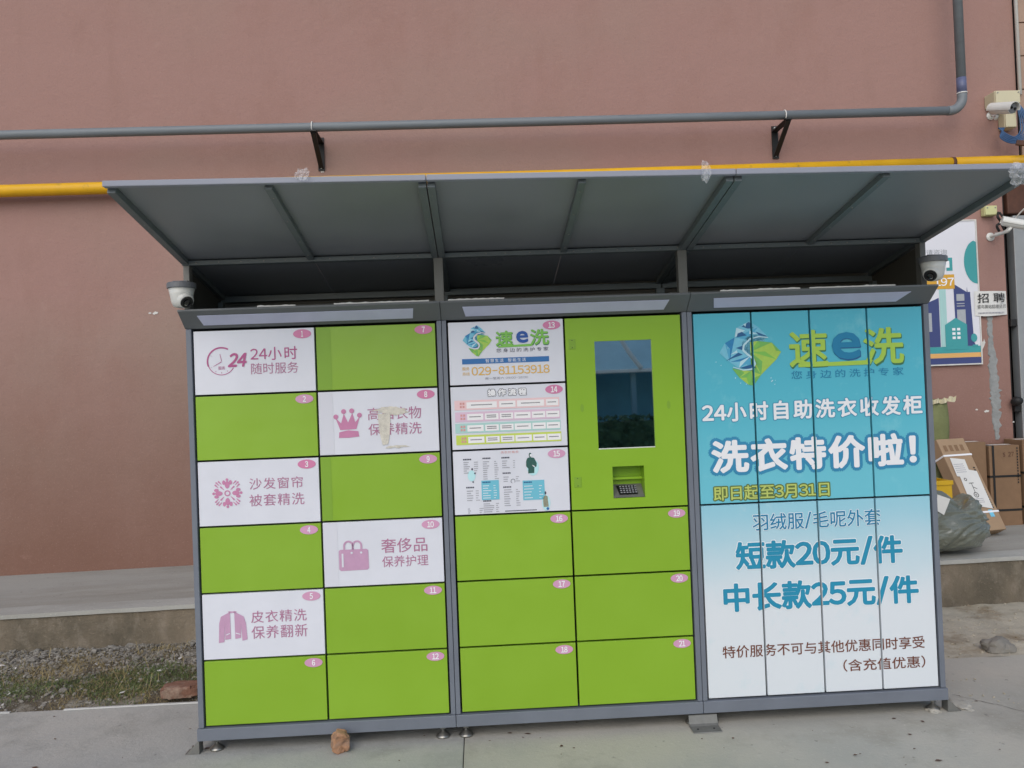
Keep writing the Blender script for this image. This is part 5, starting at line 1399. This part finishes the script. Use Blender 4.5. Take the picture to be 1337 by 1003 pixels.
for q_, (c_, s_) in enumerate((((3.325, .06, .0), (.050, .065, .010)), ((3.18, .02, .0), (.03, .028, .009)))):
    rock('sand_heap', c_, s_, 5. + q_, 'slab_dusty', ('small heap of sand against the right floor bracket of the lockers', 'tiny heap of sand around the last locker foot')[q_], 'sand heap', sub=4, rg=.5)
def brick_obj(name, c, dims, rot, mat, label, seed, chip=.006):
    bm = bmesh.new(); bmesh.ops.create_cube(bm, size=1)
    bmesh.ops.subdivide_edges(bm, edges=bm.edges[:], cuts=9, use_grid_fill=True)
    for v in bm.verts:
        p = v.co.copy(); e_ = sorted((abs(p.x), abs(p.y), abs(p.z)))
        q = Vector((p.x * dims[0], p.y * dims[1], p.z * dims[2]))
        k = .88 if e_[1] > .45 else 1.
        if e_[0] > .4: k = .80
        elif e_[1] > .45: k = .93
        q *= k if k < 1 else 1
        if chip > .01: q *= 1.0 - .22 * max(0, Vector((p.x, 0, p.z)).length - .5) / .2
        q += Vector((noise.noise(q * 35 + Vector((seed, 0, 0))), noise.noise(q * 35 + Vector((0, seed, 0))), noise.noise(q * 35 + Vector((0, 0, seed))))) * chip
        v.co = q
    V = [tuple(v.co) for v in bm.verts]; F = [tuple(w_.index for w_ in f.verts) for f in bm.faces]; bm.free()
    o = mk(name, V, F, mat, org=(0, 0, 0)); o.location = c; o.rotation_euler = rot
    return props(o, label, 'brick')
brick_obj('brick', (-.345, .665, .045), (.185, .09, .06), (.1, -.02, .06), 'brick_red', 'old red brick lying on the soil beside the left locker', 1., chip=.003)
brick_obj('brick', (.578, -.062, .043), (.070, .055, .094), (.12, .10, .25), 'brick_orange', 'orange broken brick piece standing upright on the pavement before the lockers', 4., chip=.012)

# ---- white edging strip along the slab edge on the left
V = []; F = []; n = 120
for i in range(n + 1):
    x = -3.2 + 3.15 * i / n; y = .590 + .004 * noise.noise(Vector((x * 3, 0, 0))) + .002 * noise.noise(Vector((x * 20, 0, 0))); z = .001
    hh = .006 + .002 * noise.noise(Vector((x * 30, 2, 0)))
    V += [(x, y - .007, z), (x, y - .005, z + hh), (x, y + .007, z + hh), (x, y + .009, z)]
for i in range(n):
    if (noise.noise(Vector((V[i * 4][0] * 2.3, 5, 0))) < -.12 and V[i * 4][0] < -.85) : continue
    for k in range(3):
        q = i * 4 + k; F.append((q, q + 4, q + 5, q + 1))
props(mk('edging_strip', V, F, 'white_edging'), 'thin white edging strip along the pavement edge by the grass', 'edging')

# ---- gravel, grass, litter on the verge
rg = random.Random(11)
ico = bmesh.new(); bmesh.ops.create_icosphere(ico, subdivisions=1, radius=1)
IV = [v.co.copy() for v in ico.verts]; IF = [tuple(w_.index for w_ in f.verts) for f in ico.faces]; ico.free()
def scatter_stones(n, xr, yr, hf, sr, seed, dens):
    rr = random.Random(seed); V = []; F = []; c_ = 0; tries = 0
    while c_ < n and tries < n * 20:
        tries += 1
        x = rr.uniform(*xr); y = rr.uniform(*yr)
        if rr.random() > dens(x, y): continue
        s_ = sr[0] + (sr[1] - sr[0]) * rr.random() ** 3
        sh = (s_ * rr.uniform(.7, 1.4), s_ * rr.uniform(.6, 1.1), s_ * rr.uniform(.4, .8)); rz = Matrix.Rotation(rr.uniform(0, 6.28), 3, 'Z') @ Matrix.Rotation(rr.uniform(-.5, .5), 3, 'X')
        z = hf(x, y) + sh[2] * .45; b = len(V)
        for p in IV:
            k = rr.uniform(.72, 1.15); q = rz @ Vector((p.x * sh[0] * k, p.y * sh[1] * k, p.z * sh[2] * k)); V.append((x + q.x, y + q.y, z + q.z))
        F += [tuple(i + b for i in f) for f in IF]; c_ += 1
    return V, F
den = lambda x, y: min(1, max(.22, (y - .95) / .4 + .5 * noise.noise(Vector((x * 2, y * 2, 4)))))
V, F = scatter_stones(15000, (-3.4, .3), (.60, 1.60), soil_h, (.003, .015), 2, den)
g = mk('gravel', V, F, 'gravel', org=(0, 0, 0)); props(g, 'loose grey rubble and gravel piled below the ledge on the left', 'gravel', kind='stuff')
V, F = scatter_stones(170, (-3.4, .3), (.62, 1.60), soil_h, (.014, .036), 8, lambda x, y: max(0, (y - 1.1) / .4) + (.05))
g = mk('rubble', V, F, 'stone', org=(0, 0, 0)); props(g, 'larger grey rubble chunks among the gravel below the ledge', 'rubble', kind='stuff')
V, F = scatter_stones(1500, (3.2, 6.4), (.66, 1.58), sand_h, (.002, .010), 5, lambda x, y: .5 + noise.noise(Vector((x * 3, y * 3, 0))))
V2_, F2_ = scatter_stones(60, (3.1, 3.6), (-.02, .5), lambda x, y: 0., (.002, .009), 15, lambda x, y: 1)
V, F = merge([(V, F), (V2_, F2_)])
g = mk('sand_pebbles', V, F, 'sand', org=(0, 0, 0)); props(g, 'small sandy pebbles strewn over the sand on the right', 'gravel', kind='stuff')

def blades(n, dens, hr, wr, seed, lean, xr=(-3.3, .1), yr=(.60, 1.45), hf=soil_h):
    rr = random.Random(seed); V = []; F = []; c_ = 0; tries = 0
    while c_ < n and tries < n * 30:
        tries += 1
        x = rr.uniform(*xr); y = rr.uniform(*yr)
        if rr.random() > dens(x, y): continue
        h = rr.uniform(*hr); wd = rr.uniform(*wr); a = rr.uniform(0, 6.28); l_ = rr.uniform(.1, 1) * lean * h
        dx, dy = math.cos(a), math.sin(a); ox_, oy_ = -dy * wd, dx * wd; z = hf(x, y) - .002; b = len(V)
        V += [(x - ox_, y - oy_, z), (x + ox_, y + oy_, z), (x + dx * l_ * .35 + ox_ * .8, y + dy * l_ * .35 + oy_ * .8, z + h * .6), (x + dx * l_ * .35 - ox_ * .8, y + dy * l_ * .35 - oy_ * .8, z + h * .6), (x + dx * l_, y + dy * l_, z + h * (1 - .25 * lean))]
        F += [(b, b + 1, b + 2, b + 3), (b + 3, b + 2, b + 4)]; c_ += 1
    return V, F
def gd(x, y):
    t = -.15 + 1.5 * noise.noise(Vector((x * 2.2, y * 2.6, 9))) + .9 * math.exp(-((x + 1.0) ** 2 / .25 + (y - .92) ** 2 / .04)) + .5 * math.exp(-((x + 1.55) ** 2 / .05 + (y - .85) ** 2 / .02))
    return max(0, t) * max(0, 1 - max(0, (y - 1.12) / .25))
V, F = blades(8000, gd, (.008, .034), (.0008, .0020), 3, 1.3)
g = mk('grass', V, F, 'grass_green', org=(0, 0, 0)); props(g, 'short green weedy grass growing on the verge left of the lockers', 'grass', kind='stuff')
V, F = blades(9000, lambda x, y: .2 + 1.1 * noise.noise(Vector((x * 3, y * 3, 2))), (.010, .04), (.0007, .0015), 6, 3.2, yr=(.60, 1.5))
g = mk('dry_grass', V, F, 'grass_dry', org=(0, 0, 0)); props(g, 'dry straw and dead grass blades among the gravel on the left', 'grass', kind='stuff')
V, F = blades(260, lambda x, y: 1, (.06, .13), (.001, .002), 16, 2.6, xr=(-2.6, -.2), yr=(.68, 1.4))
g = mk('straw', V, F, 'grass_dry', org=(0, 0, 0)); props(g, 'longer pale straw stalks lying across the rubble on the left', 'straw', kind='stuff')
# bits of litter and leaves
rr = random.Random(21); V = []; F = []
for _ in range(46):
    x = rr.uniform(-2.6, -.15); y = rr.uniform(.63, 1.3); z = soil_h(x, y) + .012; s_ = rr.uniform(.004, .014); a = rr.uniform(0, 3.1); b = len(V)
    for q in range(4):
        t = a + q * math.pi / 2; V.append((x + s_ * math.cos(t) * (1.6 if q % 2 else .8), y + s_ * math.sin(t) * (1.6 if q % 2 else .8), z + rr.uniform(-.002, .006)))
    F.append((b, b + 1, b + 2, b + 3))
props(mk('litter', V, F, 'litter', org=(0, 0, 0)), 'white flecks of paper litter strewn in the grass', 'litter', kind='stuff')
V = []; F = []
for _ in range(240):
    x = rr.uniform(-2.2, 4.8); y = rr.uniform(-1.2, .55); s_ = rr.uniform(.0015, .009) if rr.random() < .9 else .012; a = rr.uniform(0, 3.1); b = len(V)
    for q in range(5):
        t = a + q * 2 * math.pi / 5; V.append((x + s_ * math.cos(t) * (1.5 if q % 2 else .5), y + s_ * .7 * math.sin(t), .0015 + rr.uniform(0, .003)))
    F.append((b, b + 1, b + 2, b + 3, b + 4))
props(mk('dead_leaves', V, F, 'rust_brown', org=(0, 0, 0)), 'tiny dark leaf crumbs scattered over the grey pavement', 'leaves', kind='stuff')

# ================================================================ ACROSS THE YARD (mirrored in the display glass)
sh = empty('blue_shed', (4, -14, 0), 'blue sheet metal shed across the yard, mirrored in the display glass', 'shed')
box('shed_wall', -1, 10, -15.6, -15.5, -.05, 2.9, 'shed_blue', sh, bevel=0)
V = [(-1.5, -13.2, 1.93), (10.5, -13.2, 1.93), (10.5, -16.2, 3.9), (-1.5, -16.2, 3.9)]; V += [(a, b, c_ - .06) for a, b, c_ in V]
mk('shed_roof', V, [(3, 2, 1, 0)[::-1], (4, 5, 6, 7)[::-1], (0, 1, 5, 4)[::-1], (1, 2, 6, 5)[::-1], (2, 3, 7, 6)[::-1], (3, 0, 4, 7)[::-1]], 'roof_blue', sh)
box('white_gutter', -1.5, 10.5, -13.24, -13.12, 1.86, 1.93, 'trim_white', sh, bevel=.01)
for x in (0.4, 2.4, 4.45, 6.6, 8.8): box('shed_post', x, x + .11, -13.5, -13.4, -.05, 1.9, 'pale_post', sh, bevel=.01)
V, F = cable([(3.75, -13.25, 3.1), (4.1, -13.1, 2.75), (4.35, -13.05, 2.3), (4.62, -13.1, 1.94)], .05, None, '')
mk('white_downpipe', V, F, 'trim_white', sh, smooth=True)
def hedge():
    V = []; F = []; rr = random.Random(4)
    for _ in range(6000):
        x = rr.uniform(-1, 10); y = rr.uniform(-12.9, -12.2); z = rr.uniform(-.04, .98) ; s_ = .07; n_ = Vector((rr.uniform(-1, 1), rr.uniform(-.2, 1), rr.uniform(-.4, 1))).normalized()
        u_ = n_.cross(Vector((0, 0, 1))).normalized(); w_ = n_.cross(u_); b = len(V); c_ = Vector((x, y, z))
        V += [tuple(c_ + u_ * s_), tuple(c_ + w_ * s_ * .6), tuple(c_ - u_ * s_), tuple(c_ - w_ * s_ * .6)]; F.append((b, b + 1, b + 2, b + 3))
    return V, F
hg = empty('hedge', (4.5, -12.5, 0), 'low dark green hedge in front of the blue shed, mirrored in the display glass', 'hedge')
V, F = hedge(); mk('foliage', V, F, 'hedge_dark', hg)
box('hedge_core', -.9, 9.9, -12.8, -12.35, -.05, .86, 'hedge_dark', hg, bevel=0)
